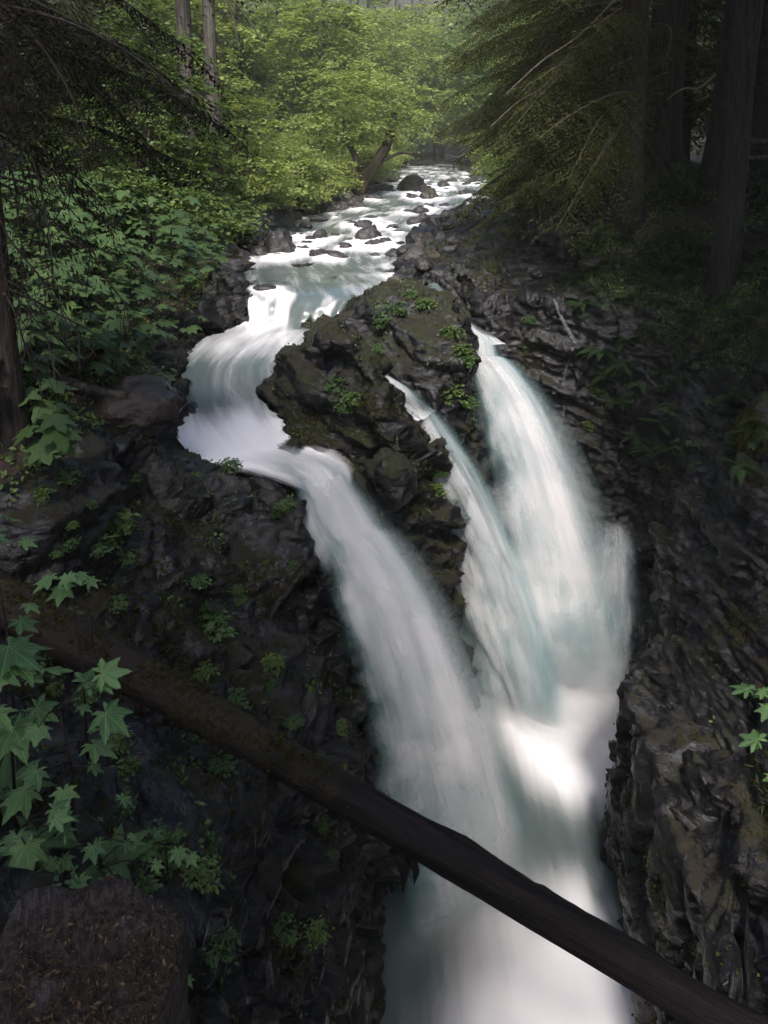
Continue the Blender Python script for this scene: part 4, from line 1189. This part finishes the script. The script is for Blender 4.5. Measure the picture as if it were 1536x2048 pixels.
# dead hanging twigs on the near left hemlock
def dead_twig(root, z, az, L, seed):
    g = random.Random(seed); V, F = [], []
    p = np.array([0.0, 0, 0]); d = np.array([math.cos(az), math.sin(az), -.35]); pts = [p]
    for i in range(7):
        d = d + np.array([g.uniform(-.25, .25), g.uniform(-.25, .25), g.uniform(-.35, .1)]); d /= np.linalg.norm(d); p = p + d * L / 7; pts.append(p)
    v, f = tube_np(catmull(pts, 3), np.linspace(.022, .004, 22), 5); V.extend(v.tolist()); F.extend(f)
    for i in range(9):
        q = pts[g.randrange(2, 7)]; e = np.array([g.uniform(-.6, .6), g.uniform(-.6, .6), -1.0]); l2 = g.uniform(.25, .9)
        v, f = tube_np([q, q + e * l2 * .5 + np.array([g.uniform(-.1, .1), 0, 0]), q + e * l2], [.008, .006, .002], 4); b = len(V); V.extend(v.tolist()); F.extend([tuple(c + b for c in w) for w in f])
    obj('dead_branch', mesh_py('dead_branch', V, F), MAT['twig_dark'], root, (0, 0, z))
for k in range(18):
    dead_twig(t, rnd.uniform(2.2, 6.8), R(rnd.uniform(-60, 35)), rnd.uniform(1.8, 3.6), k)

# ------------------------------------------------------------------ bright maples and shrubs up the left shore
def shrub(name, label, x, y, rx, rz, mat, n_cl, per, leaf, seed, group=None, zoff=None, cache={}, tmpl=QUAD, cl=.5, z=None):
    z = ground(x, y) if z is None else z
    key = (round(rx, 1), round(rz, 1), mat, n_cl, seed % 3)
    if key not in cache:
        me, C = crown_mesh('foliage', rx, rx * .9, rz, n_cl, per, leaf, seed, tmpl, cl=cl)
        me.materials.append(MAT[mat])
        lm = limbs_mesh('stem', .02 + rz * .013, rz * .8, C, seed); lm.materials.append(MAT['bark_moss'])
        cache[key] = (me, lm)
    me, lm = cache[key]
    root = empty(name, (x, y, z), random.uniform(0, 6.28)); tag(root, label, 'shrub', group)
    obj('foliage', me, None, root, (0, 0, rz * .8)); obj('stem', lm, None, root, (0, 0, rz * .8))
    return root

shrub('vine_maple', 'tall yellow-green vine maple glowing above the left shore', -6.4, 36, 2.3, 3.4, 'maple', 105, 56, .21, 1)
shrub('vine_maple', 'yellow-green vine maple leaning out to the stony shore', -4.9, 44, 2.0, 2.4, 'maple', 75, 56, .21, 2)
shrub('vine_maple', 'lush light green vine maple standing between the grey trunks and the rapids', -8.0, 30, 2.2, 4.2, 'green', 105, 56, .2, 3)
shrub('vine_maple', 'young maple with upright leafy top against the grey trunks', -8.6, 28, 1.5, 4.4, 'green', 90, 52, .2, 4)
for i, (x, y, rx, rz) in enumerate([(-6.4, 31, 1.4, 1.3), (-6.8, 27.5, 1.3, 1.2), (-7.6, 33.5, 1.6, 1.9), (-5.9, 40, 1.6, 1.6), (-4.0, 48.5, 1.6, 1.4), (-6.3, 48, 2.2, 2.6), (-3.6, 54, 1.8, 1.6), (-8.6, 42, 2.4, 3.0), (-9.2, 37, 2.2, 2.6), (-9.6, 25, 1.8, 2.0), (-8.2, 24.2, 1.4, 1.2)]):
    shrub('shore_shrub', 'leafy green shrub crowding the left shore above the stones', x, y, rx, rz, 'maple' if i in (3, 4, 5, 6) else 'green', int(32 * rx), 56, .19, i, 'shrubs on the left shore')
for i, (x, y, rx, rz) in enumerate([(-1.6, 62, 2.2, 1.8), (-3.6, 66, 2.6, 2.6), (-1.2, 72, 2.6, 2.2), (-5.5, 60, 2.6, 3.0), (11.0, 70, 2.4, 2.0), (11.5, 82, 3, 2.6), (0, 90, 3, 3), (12, 62, 2.2, 2.0), (9.9, 55, 1.8, 1.4), (8.0, 50, 1.3, 1.0)]):
    shrub('far_shrub', 'sunlit green bush beside the far bend of the river', x, y, rx, rz, 'maple', int(30 * rx), 44, .28, i + 50, 'bushes at the far bend', cl=.7)

# old maple with crooked mossy trunks at the river's edge
def crooked_maple():
    x, y = -1.9, 55.5; z = ground(x, y)
    root = empty('maple_tree', (x, y, z)); tag(root, 'crooked mossy maple with forked dark trunk at the bend', 'tree')
    V, F = [], []
    for pts, r0, r1 in (([(0, 0, -.3), (.5, 0, 1.0), (1.5, 0, 2.2), (2.3, .2, 3.9), (2.6, .2, 5.5)], .6, .2), ([(-.1, 0, -.3), (-.3, .2, 1.2), (-.1, .3, 2.4), (-.7, .3, 3.6), (-1.0, .4, 5.4)], .36, .12), ([(1.4, 0, 2.0), (3.0, .2, 2.7), (4.0, .4, 2.6)], .16, .05)):
        c = catmull(pts, 6); v, f = tube_np(c, np.linspace(r0, r1, len(c)), 10, .25, 4); b = len(V); V.extend(v.tolist()); F.extend([tuple(q + b for q in w) for w in f])
    obj('trunk', mesh_py('trunk', V, F), MAT['bark_moss'], root)
    me, C = crown_mesh('crown', 4.4, 3.6, 3.0, 130, 54, .28, 77, QUAD, cl=.75); me.materials.append(MAT['maple'])
    obj('crown', me, None, root, (.8, 0, 5.8))
crooked_maple()

# trees closing the valley behind
ALDER = []
for i in range(3):
    me, C = crown_mesh('crown', 4.5, 4.5, 7.5, 230, 48, .42, 500 + i, QUAD, cl=1.05); me.materials.append(MAT['maple' if i != 1 else 'green'])
    ALDER.append(me)
def alder(x, y, s, label, i, group=None):
    z = ground(x, y); root = empty('alder_tree', (x, y, z)); tag(root, label, 'tree', group)
    obj('trunk', trunk_mesh('trunk', .28 * s, .08 * s, 15 * s, i, 10, 16), MAT['bark_grey'], root)
    obj('crown', ALDER[i % 3], None, root, (0, 0, 9.5 * s), (0, 0, i * 1.3), s)
alder(-5.5, 74, 1.05, 'tall pale green alder rising behind the crooked maple', 0)
alder(4.0, 118, 1.2, 'bright alder closing the far end of the river corridor', 2)
for i, (x, y, s) in enumerate([(-11, 84, 1.1), (-1.5, 100, 1.1), (12, 105, 1.0), (16, 92, 1.1), (-16, 66, 1.0), (9, 140, 1.3), (-6, 130, 1.3), (-14, 110, 1.2), (15, 75, .9), (15, 120, 1.5), (2.5, 128, 1.6), (11.5, 156, 1.9), (19, 142, 1.7), (2, 165, 1.5), (12, 170, 1.5), (20, 150, 1.4), (26, 170, 1.5), (-8, 160, 1.5), (24, 125, 1.3), (5, 185, 1.6), (17, 188, 1.6)]):
    alder(x, y, s, 'pale green broadleaf tree in the far valley', i + 1, 'broadleaf trees in the far valley')
for i in range(46):
    y = 68 + 110 * (i / 46) ** 1.1; sd_ = -1 if i % 2 else 1
    j = int(np.argmin(abs((RIVER[:, 1] + RIVER[:, 3]) / 2 - y))); cx = (RIVER[j, 0] + RIVER[j, 2]) / 2
    x = cx + sd_ * (10 + (i * 7.3) % 26) if y < 150 else -40 + (i * 17.7) % 85
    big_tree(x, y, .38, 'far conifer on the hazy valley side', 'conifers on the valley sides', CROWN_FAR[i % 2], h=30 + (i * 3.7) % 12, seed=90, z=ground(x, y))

# ------------------------------------------------------------------ broad-leaved thicket on the left bank
rnd = random.Random(21)
pts = []
for k in range(4000):
    x, y = rnd.uniform(-9.6, -4.7), rnd.uniform(9.8, 25.5)
    rd = float(river_near(np.array([[x, y]]))[0][0])
    if rd < .75 or (x > -5.6 and y < 16.2): continue
    if y < 14 and x > -6.0: continue
    if all((x - a) ** 2 + (y - b) ** 2 > (.47 if y < 19 else .6) ** 2 for a, b in pts): pts.append((x, y))
    if len(pts) >= 190: break
for x, y in pts:
    random.seed(int(x * 1000 + y * 77777))
    rd = float(river_near(np.array([[x, y]]))[0][0])
    h = min(1.3, .35 + .45 * rd) * random.uniform(.7, 1.1)
    broad_plant((x, y, ground(x, y)), h, 8, .40 if rd > 1.4 else .26, 'broad-leaved plant in the dense thicket on the left bank', 'thicket plants on the left bank', spread=.6, face=-1.0)

# near plants at the left edge
random.seed(3)
def near_plant(u, v, y, n, size, h, label, face=-.4, spread=.4, leaves=None, **kw):
    p = at_y(u, v, y)
    g = ground(p.x, p.y)
    h = max(h, p.z - g)
    return broad_plant((p.x, p.y, p.z - h), h, n, size, label, None, leaves or LEAF_NEAR, spread=spread, face=face, **kw)
near_plant(-10, 1290, 5.0, 16, .27, .9, 'big bright-leaved plant overhanging the upper end of the log')
near_plant(120, 1420, 4.9, 12, .19, .6, 'leafy stem drooping below the log with large toothed leaves', spread=.45)
near_plant(140, 1160, 6.6, 5, .22, .9, 'flat three-leaved plant sprouting beside the mossy log', tier=1, spread=.35)
near_plant(-15, 1085, 6.6, 5, .26, .8, 'plant with two bright leaves at the picture edge above the log')
near_plant(30, 1670, 4.2, 14, .16, .5, 'maple-leaved plant growing over the sawn stump')
near_plant(190, 1690, 4.3, 12, .11, .45, 'small star-leaved plant between the ferns and the sawn stump')
near_plant(330, 1690, 4.6, 9, .11, .4, 'small leafy sprig leaning out over the dark gorge wall')
for u, v, y, lab in [(70, 1660, 4.5, 'fern arching behind the maple-leaved plant'), (230, 1700, 4.35, 'fern with narrow fronds beside the sawn stump'), (10, 1560, 5.0, 'shaded fern under the big bright-leaved plant')]:
    p = at_y(u, v, y); fern((p.x, p.y, p.z - .1), .42, 8, lab, meshes=FROND_NEAR)

p = at_y(1575, 1420, 5.2)
broad_plant((p.x, p.y, p.z - 1.2), 1.2, 9, .15, 'leafy twig reaching in at the right edge before the dark wall', None, LEAF_NEAR, face=3.1, spread=.4)
# mid-left plants beside the bluff
for u, v, s, lab in [(60, 820, .42, 'bright broad-leaved plant beside the brown boulder'), (30, 760, .4, 'broad-leaved plant leaning over the weathered log'), (90, 890, .36, 'low broad-leaved plant at the edge of the bluff')]:
    p, n = hit(u, v + 40)
    if p: broad_plant(p, .6, 8, s, lab, None, LEAF, face=-1.0, spread=.5)

# ------------------------------------------------------------------ ferns and low shrubs on the right slope
rnd = random.Random(9); done = []
for k in range(3000):
    u, v = rnd.uniform(1120, 1545), rnd.uniform(470, 930)
    if v > 560 + (u - 1120) * 1.25 + 120: continue
    p, n = hit(u, v)
    if p is None or n.z < .12 or p.x < 5.6: continue
    if all((p - q).length > .62 for q in done):
        done.append(p)
    if len(done) > 85: break
for i, p in enumerate(done):
    random.seed(i)
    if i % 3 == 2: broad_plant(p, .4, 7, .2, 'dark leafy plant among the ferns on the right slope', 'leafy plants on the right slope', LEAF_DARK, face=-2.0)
    else: fern(p, random.uniform(.6, 1.0), 9, 'sword fern arching out of the right slope', 'sword ferns on the right slope', down=R(-125))
for i, (x, y) in enumerate([(8.6, 22.4), (9.2, 24.5), (7.0, 26.5), (8.0, 27.6), (11.4, 22.8), (10.6, 18.4), (8.2, 30.0), (6.6, 33.5), (7.4, 38), (12.6, 26.5), (7.2, 29.0), (7.6, 43), (9.0, 33.2)]):
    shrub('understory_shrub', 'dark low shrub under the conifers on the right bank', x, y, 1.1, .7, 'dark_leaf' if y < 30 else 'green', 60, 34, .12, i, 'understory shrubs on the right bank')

# ------------------------------------------------------------------ tufts on the rock faces
TUFT = []
for i in range(3):
    me, C = crown_mesh('foliage', .26, .26, .17, 22, 14, .085, 900 + i, QUAD, cl=.12, hollow=.1); me.materials.append(MAT[('club_near', 'club', 'green')[i]])
    lm = limbs_mesh('stem', .006, .16, C, i, 8); lm.materials.append(MAT['twig_dark']); TUFT.append((me, lm))
def tuft(u, v, s, label, group=None, i=None):
    p, n = hit(u, v)
    if p is None or p.z < -9.8: return
    root = empty('plant_tuft', p + n * .06 * s, random.uniform(0, 6)); tag(root, label, 'plant', group)
    for nm, me in zip(('foliage', 'stem'), TUFT[random.randrange(3) if i is None else i]):
        obj(nm, me, None, root, (0, 0, 0), (0, 0, 0), s)
tuft(415, 1262, 1.5, 'bright feathery tuft alone on the left bluff above the log', i=0)
tuft(460, 935, .8, 'small green tuft on the bluff edge beside the stick', i=0)
tuft(215, 1045, 1.3, 'dark green tuft high on the left bluff', i=2)
for u, v, s in [(675, 770, .9), (708, 798, .9), (690, 812, .7)]: tuft(u, v, s, 'round cushion plant on the rock hump between left and middle falls', 'cushion plants on the rock hump')
for u, v, s in [(900, 665, 1.0), (925, 700, 1.0), (905, 790, 1.2), (935, 720, .8), (930, 800, 1.0), (845, 825, .6), (790, 620, 1.0), (850, 610, .9), (1060, 640, .8), (1050, 700, .8), (1200, 780, .9), (1230, 740, .9), (1180, 850, .8), (870, 980, .8), (880, 940, .7), (770, 640, .9), (750, 700, .7), (820, 590, .8)]:
    tuft(u, v, s, 'leafy tuft clinging to the wet rock beside the falls', 'tufts on the rock beside the falls')
rnd = random.Random(33)
for k in range(60):
    u, v = rnd.uniform(60, 720), rnd.uniform(900, 1900)
    tuft(u, v, rnd.uniform(.25, .7), 'small green tuft rooted in cracks of the left bluff', 'tufts in the left bluff')
# ------------------------------------------------------------------ moss and leaf cover on the rock and earth
def cover(name, n, pick, size, mat, seed, tmpl=QUAD, lift=.5, standing=.5, SV=None, SF=None, parent=None):
    g = np.random.default_rng(seed)
    soil = _soil[GF[:, 0]] if SV is None else np.zeros(len(SF))
    if SV is None: SV, SF = GV, GF
    c = SV[SF].mean(axis=1).astype(np.float32); fn = np.cross(SV[SF[:, 2]] - SV[SF[:, 0]], SV[SF[:, 3]] - SV[SF[:, 1]]); fn /= np.linalg.norm(fn, axis=1)[:, None] + 1e-9
    w = pick(c, fn, soil); ids_ = g.choice(len(c), n, p=w / w.sum())
    T = c[ids_] + (g.random((n, 3)) - .5) * VX
    D = g.normal(size=(n, 3)); N = fn[ids_]
    D = D - N * (D * N).sum(axis=1)[:, None] * (1 - 0) + N * standing * np.abs(g.normal(size=n))[:, None] + np.array([0, 0, -.25]) * (1 - standing)
    sz = size * (.5 + g.random(n))
    M = frames(D, N, g.normal(size=n) * .5) * sz[:, None, None]
    V, F = scatter(tmpl[0], tmpl[1], M, T + N * (sz * lift)[:, None] * .3)
    me = mesh_np(name, V, F, False)
    v = np.clip(.5 + .35 * vnoise(T.astype(np.float32) + 3, 2.0, seed) + .2 * g.normal(size=n), 0, 1)
    add_attr(me, 'var', np.repeat(v, len(tmpl[0])))
    tag(obj(name, me, MAT[mat], parent), kind='stuff')
def _seen(c): return (c[:, 1] < 30) & (c[:, 1] > 2.2)
cover('moss_cover', 60000, lambda c, n, s: _seen(c) * (s < .5) * (c[:, 2] > -9.5) * np.clip(n[:, 2] + .55, 0, 1) * np.clip(vnoise(c, .9, 71) + .5 * vnoise(c, 2.6, 72) + .05, 0, 1) ** 1.2, .055, 'moss', 1)
cover('leaf_cover', 52000, lambda c, n, s: _seen(c) * (s > .35) * (n[:, 2] > .2) * np.clip(vnoise(c, .8, 73) + .55, 0, 1), .085, 'green', 2, LEAF5 if False else QUAD, 1.0, .8)
cover('cliff_herbs', 9000, lambda c, n, s: _seen(c) * (s < .5) * (c[:, 2] > -8) * np.clip(n[:, 2] + .4, 0, 1) * np.clip(vnoise(c, 1.7, 75) - .25, 0, 1) ** 2, .06, 'green', 3, QUAD, 1.2, .9)
cover('grass_blades', 7000, lambda c, n, s: _seen(c) * (c[:, 2] > -8) * (n[:, 2] > 0) * np.clip(vnoise(c, 1.3, 78) - .45, 0, 1) ** 2, .16, 'grass', 4, (STRIP[0] * np.array([1, .35, 1]), STRIP[1]), .2, 1.6)

# ------------------------------------------------------------------ sawn stump by the viewpoint
def stump():
    c = at_y(165, 1935, 2.95)
    root = empty('tree_stump', c); tag(root, 'broad sawn stump top strewn with brown needles and moss', 'stump')
    g = random.Random(4); n = 40
    ang = np.linspace(0, 2 * math.pi, n, endpoint=False)
    rad = np.array([.44 * (1 + .10 * math.sin(3 * a + 1) + .06 * math.sin(7 * a)) for a in ang])
    V, F = [], []
    rings = [(1.25, -1.6), (1.1, -.8), (1.04, -.25), (1.0, -.04), (.96, .0), (.8, .012), (.6, .02), (.4, .015), (.2, .01)]
    for f, z in rings:
        for a, r in zip(ang, rad): V.append((math.cos(a) * r * f, math.sin(a) * r * f, z + (.03 * math.sin(a * 5 + f * 9) if z > -.1 else 0)))
    for i in range(len(rings) - 1):
        for j in range(n): F.append((i * n + j, i * n + (j + 1) % n, (i + 1) * n + (j + 1) % n, (i + 1) * n + j))
    V.append((0, 0, .01)); b = (len(rings) - 1) * n
    for j in range(n): F.append((b + j, b + (j + 1) % n, len(V) - 1))
    k = NT('stump_wood')
    tc = k.n('ShaderNodeTexCoord').outputs['Object']
    gr = k.noise(k.mapping(tc, (60, 6, 20)), 1, 3, .5); fn = k.noise(tc, 26, 4, .7); bg_ = k.noise(tc, 4, 3)
    col = k.mix(k.ramp(gr, .35, .65), (0.035, 0.027, 0.027), (0.09, 0.07, 0.07))
    lit = k.mix(k.ramp(fn, .4, .6), (0.022, 0.016, 0.014), (0.065, 0.046, 0.036))
    col = k.mix(k.ramp(bg_, .38, .5), col, lit)
    m = k.done(k.bsdf(col, .85, .2, k.math('ADD', fn, k.math('MULTIPLY', gr, .5)), .9, .03))
    s = obj('wood', mesh_py('wood', V, F), m, root, (0, 0, 0), (R(14), R(4), .4))
    # needle litter and moss crumbs lying on it
    rg = np.random.default_rng(8); N = 2600
    r = np.sqrt(rg.random(N)) * .43; a = rg.random(N) * 6.283
    T = np.column_stack([r * np.cos(a), r * np.sin(a), .03 + rg.random(N) * .02])
    keep = (T[:, 1] < .25 - .3 * rg.random(N)); T = T[keep]; N = len(T)
    D = rg.normal(size=(N, 3)) * np.array([1, 1, .35])
    M = frames(D, None, rg.normal(size=N)) * (.014 + .03 * rg.random(N) ** 2)[:, None, None]
    V, F = scatter(QUAD[0] * np.array([1, .7, 1]), QUAD[1], M, T)
    me = mesh_np('litter', V, F, False); add_attr(me, 'var', np.repeat(rg.random(N) ** 3, 4)); me.materials.append(MAT['litter'])
    o = obj('litter', me, None, root, (0, 0, 0), (R(14), R(4), .4)); o['kind'] = 'stuff'
MAT['litter'] = leaf_material('needle_litter', (0.02, 0.014, 0.012), (0.22, 0.15, 0.08), .1, .8)
stump()

# ------------------------------------------------------------------ small woody things
def stick(name, pts, r, label, mat='twig_dark', cat='stick', jit=.1, n=6):
    root = np.array(pts[0], dtype=float)
    c = catmull(np.array([np.array(p, dtype=float) - root for p in pts]), 8)
    v, f = tube_np(c, np.linspace(r, r * .45, len(c)), n, jit, 3)
    return tag(obj(name, mesh_py(name, v, f), MAT[mat], None, tuple(root)), label, cat)
p, n = hit(432, 925)
if p: stick('twig', [p - Vector((.05, 0, .05)), p + Vector((.12, 0, .10)), p + Vector((.32, .02, .22))], .012, 'thin bare stick poking up from the bluff edge by the chute')
a, b = at_y(-30, 735, 14.2), at_y(275, 800, 13.7)
stick('weathered_log', [a, (a + b) / 2 + Vector((0, 0, .03)), b], .16, 'weathered brown log lying under the thicket leaves', 'bark_grey', 'log', .25, 10)
a, b = at_y(160, 760, 14.6), at_y(212, 690, 14.9)
stick('broken_snag', [a - Vector((.1, 0, .3)), (a + b) / 2, b], .16, 'short broken snag standing behind the weathered log', 'bark', 'snag', .35, 9)
a = at_y(175, 1240, 7.6); b = at_y(225, 1370, 7.4)
stick('bare_twig', [a + Vector((.02, 0, .05)), (a + b) / 2 + Vector((-.05, 0, 0)), b], .012, 'thin bare twig hanging across the mossy end of the log')
p, n = hit(255, 850)
if p:
    o = boulder(p.x, p.y + .5, p.z + .15, .95, .8, .85, 'large brown boulder between the thicket and the left bluff', None, True, 2, .3)
    o.data = ROCKS[2].copy(); o.data.materials.clear(); o.data.materials.append(MAT['boulder_brown'])
# exposed roots under the right bank trees
for i, (u0, v0, u1, v1) in enumerate([(1240, 405, 1310, 385), (1310, 400, 1330, 345), (1325, 345, 1380, 325), (1290, 300, 1330, 330)]):
    p, n = hit(u0, v0); q, n2 = hit(u1, v1)
    if p and q and (p - q).length < 6: stick('tree_root', [p, (p + q) / 2 + Vector((0, 0, .12)), q], .09, 'bare root snaking over the bank beneath the conifers', 'bark', 'root', .3, 8)['group'] = 'bare roots on the right bank'

# pale dead limbs that catch the light on the right
for i, (u0, v0, u1, v1, y) in enumerate([(1230, 0, 1010, 190, 22.0), (1140, 120, 980, 255, 22.5), (1430, 150, 1335, 198, 19.8), (930, 0, 1060, 140, 26)]):
    a, b = at_y(u0, v0, y), at_y(u1, v1, y - .6)
    br = stick('dead_limb', [a, (a * 2 + b) / 3 + Vector((0, 0, -.12)), (a + b * 2) / 3 + Vector((0, 0, .05)), b], .035, 'pale bare limb slanting across the dark right bank hemlocks', 'twig', 'branch', .1)
    br['group'] = 'pale bare limbs among the hemlocks'
for i, (u0, v0, u1, v1, y) in enumerate([(455, 0, 480, 110, 33), (470, 5, 530, 95, 33.2)]):
    a, b = at_y(u0, v0, y), at_y(u1, v1, y)
    stick('dead_limb', [a, (a + b) / 2 + Vector((.05, 0, .05)), b], .05, ('short' if i == 0 else 'long') + ' pale dead limb hanging beside the slim grey trunk', 'twig', 'branch', .1)

# wooden trail rail at the right edge
def rail():
    p = at_y(1510, 300, 24.0); z = ground(p.x, p.y)
    root = empty('trail_rail', (p.x, p.y, z)); tag(root, 'rustic wooden rail beside the trail at the forest edge', 'railing')
    k = rail
    h = p.z - z
    for x in (-.25, 1.6):
        v, f = tube_np([(x, 0, -.3), (x, 0, h + .45)], .09, 10, .1, 2); obj('post', mesh_py('post', v, f), MAT['bark_grey'], root)
    for zz in (.25, -.25):
        v, f = tube_np([(-.5, -.08, h + zz), (1.0, -.08, h + zz + .03), (2.4, -.08, h + zz)], .075, 10, .12, 4); obj('rail', mesh_py('rail', v, f), MAT['bark_grey'], root)
rail()

# ------------------------------------------------------------------ thin side waters on the back wall
def trickle(pix, w, label, lift=.12):
    P = []
    for u, v in pix:
        p, n = hit(u, v)
        if p: P.append(p + n * lift - Vector((0, .05, 0)))
    if len(P) < 2: return
    c = catmull([tuple(p) for p in P], 10); n_, m = len(c), 9
    ww = np.linspace(-1, 1, m)
    V = (c[:, None, :] + np.array([1.0, 0, 0])[None, None] * (w * np.linspace(.6, 1.2, n_))[:, None, None] * ww[None, :, None]).reshape(-1, 3)
    I, J = np.meshgrid(np.arange(n_ - 1), np.arange(m - 1), indexing='ij'); b = (I * m + J).ravel()
    F = np.stack([b, b + 1, b + m + 1, b + m], axis=1)
    me = mesh_np('trickle', V, F); add_attr(me, 'fade', np.ones(len(V)))
    add_uv(me, np.column_stack([np.tile((ww + 1) / 2, n_), np.repeat(np.linspace(0, 2, n_), m)]), F)
    tag(obj('trickle', me, MAT['trickle']), label, kind='structure')
trickle([(1112, 600), (1122, 640), (1140, 665), (1150, 692)], .13, 'small trickle spilling over the top of the back wall')
trickle([(1137, 720), (1126, 760), (1123, 820), (1122, 880), (1125, 930)], .06, 'thread of water down the back wall')
boulder(6.75, 20.55, -7.4, .85, .7, 2.3, 'upright wet rock with water spilling over it behind the right fall', None, False, 2, .4)
waterfall('small cascade over the upright rock behind the right fall', [((6.1, 20.6, -5.4), (7.1, 20.5, -5.4))], (6.0, 20.2, -5.5), (7.1, 20.1, -5.5), (5.4, 19.4, -10.1), (7.5, 18.9, -10.1), .2, .15, layers(0, 3, .1, .25))

# moss-draped bulge on the rim of the right wall
p, n = hit(1525, 860)
if p:
    boulder(p.x + .25, p.y, p.z, .7, .7, 1.0, 'moss-draped rock bulge on the rim of the right wall', None, True, 4, 1.0)
    g = np.random.default_rng(5); N = 2600
    th = g.random(N) * 6.283; ph = np.arccos(g.uniform(-.6, 1, N))
    nr = np.column_stack([np.sin(ph) * np.cos(th), np.sin(ph) * np.sin(th), np.cos(ph)])
    T = nr * np.array([.74, .74, .72])
    M = frames(np.column_stack([nr[:, 0] * .4, nr[:, 1] * .4, -1 + .3 * g.normal(size=N)]), nr, g.normal(size=N) * .4) * (.10 + .22 * g.random(N))[:, None, None]
    V, F = scatter(STRIP[0] * np.array([1, .6, 1]), STRIP[1], M, T)
    me = mesh_np('moss_curtain', V, F, False); add_attr(me, 'var', np.repeat(np.clip(.5 + .3 * g.normal(size=N), 0, 1), 4))
    tag(obj('moss_curtain', me, MAT['moss_bright'], None, (p.x + .25, p.y, p.z)), kind='stuff')

# ------------------------------------------------------------------ blocky buttress of the right wall
def buttress():
    poly = np.array([(5.0, 14.15), (5.9, 14.5), (7.2, 14.3), (8.2, 12.5), (8.2, 7), (4.25, 7), (4.45, 9.2), (4.72, 11.6)])
    per = []
    for a, b in zip(poly, np.roll(poly, -1, axis=0)):
        n = max(2, int(np.linalg.norm(b - a) / .09)); per += [a + (b - a) * i / n for i in range(n)]
    per = np.array(per); m = len(per); cen = np.array([6.4, 11.5])
    top = lambda q: -5.55 + .30 * np.clip(q[:, 0] - 5.0, 0, None) + .03 * (14.2 - q[:, 1])
    V, F = [], []
    zs = np.linspace(0, 1, 62)
    for t in zs: V.append(np.column_stack([per, -11.2 + (top(per) + 11.2) * t]))
    for f in (.94, .86, .74, .58, .4, .2): 
        q = cen + (per - cen) * f; V.append(np.column_stack([q, top(q)]))
    V = np.vstack(V); R_ = len(V) // m
    i, j = np.meshgrid(np.arange(R_ - 1), np.arange(m), indexing='ij'); k2 = (j + 1) % m
    F = np.stack([i * m + j, i * m + k2, (i + 1) * m + k2, (i + 1) * m + j], axis=2).reshape(-1, 4)[:, ::-1]
    N = vnormals(V.astype(np.float32), F)
    if (N[:m * 60] * (V[:m * 60] - np.array([*cen, -8]))).sum() < 0: N = -N; F = F[:, ::-1]
    q = V.astype(np.float32) + .1 * np.column_stack([fbm(V.astype(np.float32), 1, 2, 1), fbm(V.astype(np.float32), 1, 2, 2), fbm(V.astype(np.float32), 1, 2, 3)])
    a, ca = worley_facets(q, (1.1, 1.1, .55), 301, .5); b, cb = worley_facets(q, (2.6, 2.6, 2.0), 311, .7)
    V = V + N * (a * .38 + b * .13 - .07 * np.exp(-ca * 14) - .03 * np.exp(-cb * 14) + fbm(q, 5, 2, 9) * .02)[:, None]
    me = mesh_np('rock_buttress', V, F); add_attr(me, 'soil', np.zeros(len(V)))
    but = tag(obj('rock_buttress', me, MAT['rock']), 'dark blocky rock buttress with a flat ledge beside the plunge pool', 'rock')
    cover('moss', 9000, lambda c, n, s: (c[:, 2] > -9.8) * np.clip(n[:, 2] + .5, 0, 1) * np.clip(vnoise(c, 1.1, 81) + .5 * vnoise(c, 2.8, 82) + .1, 0, 1), .05, 'moss', 6, SV=V, SF=F, parent=but)
buttress()

# ------------------------------------------------------------------ spray at the foot of the falls
def mist(loc, r, dens, seed):
    import bmesh
    bm = bmesh.new(); bmesh.ops.create_icosphere(bm, subdivisions=3, radius=1.0)
    me = bpy.data.meshes.new('mist'); bm.to_mesh(me); bm.free()
    k = NT('mist_air')
    tc = k.n('ShaderNodeTexCoord').outputs['Object']
    gr = k.n('ShaderNodeTexGradient', gradient_type='SPHERICAL'); k.l(tc, gr.inputs[0])
    d = k.math('MULTIPLY', k.ramp(gr.outputs[1], 0.0, .75), dens)
    v = k.n('ShaderNodeVolumePrincipled'); v.inputs['Color'].default_value = (.97, .95, .96, 1); k.l(d, v.inputs['Density'])
    k.l(v.outputs[0], k.out.inputs['Volume'])
    tag(obj('mist', me, k.m, None, loc, None, r), kind='stuff')
mist((5.0, 18.6, -9.3), (2.3, 2.6, 2.4), .3, 1)
mist((2.2, 12.6, -9.9), (1.9, 1.8, 1.5), .3, 2)

# ------------------------------------------------------------------ haze in the valley air
def haze_box():
    x0, x1, y0, y1, z0, z1 = -210, 215, -25, 425, -12.6, 75
    V = [(x, y, z) for x in (x0, x1) for y in (y0, y1) for z in (z0, z1)]
    F = [(0, 1, 3, 2), (4, 6, 7, 5), (0, 4, 5, 1), (2, 3, 7, 6), (0, 2, 6, 4), (1, 5, 7, 3)]
    k = NT('haze_air')
    v = k.n('ShaderNodeVolumePrincipled'); v.inputs['Color'].default_value = (.93, .95, .86, 1); v.inputs['Density'].default_value = .0007; v.inputs['Anisotropy'].default_value = .2
    k.l(v.outputs[0], k.out.inputs['Volume'])
    o = obj('haze', mesh_py('haze', V, F, False), k.m)
    tag(o, kind='stuff')
haze_box()
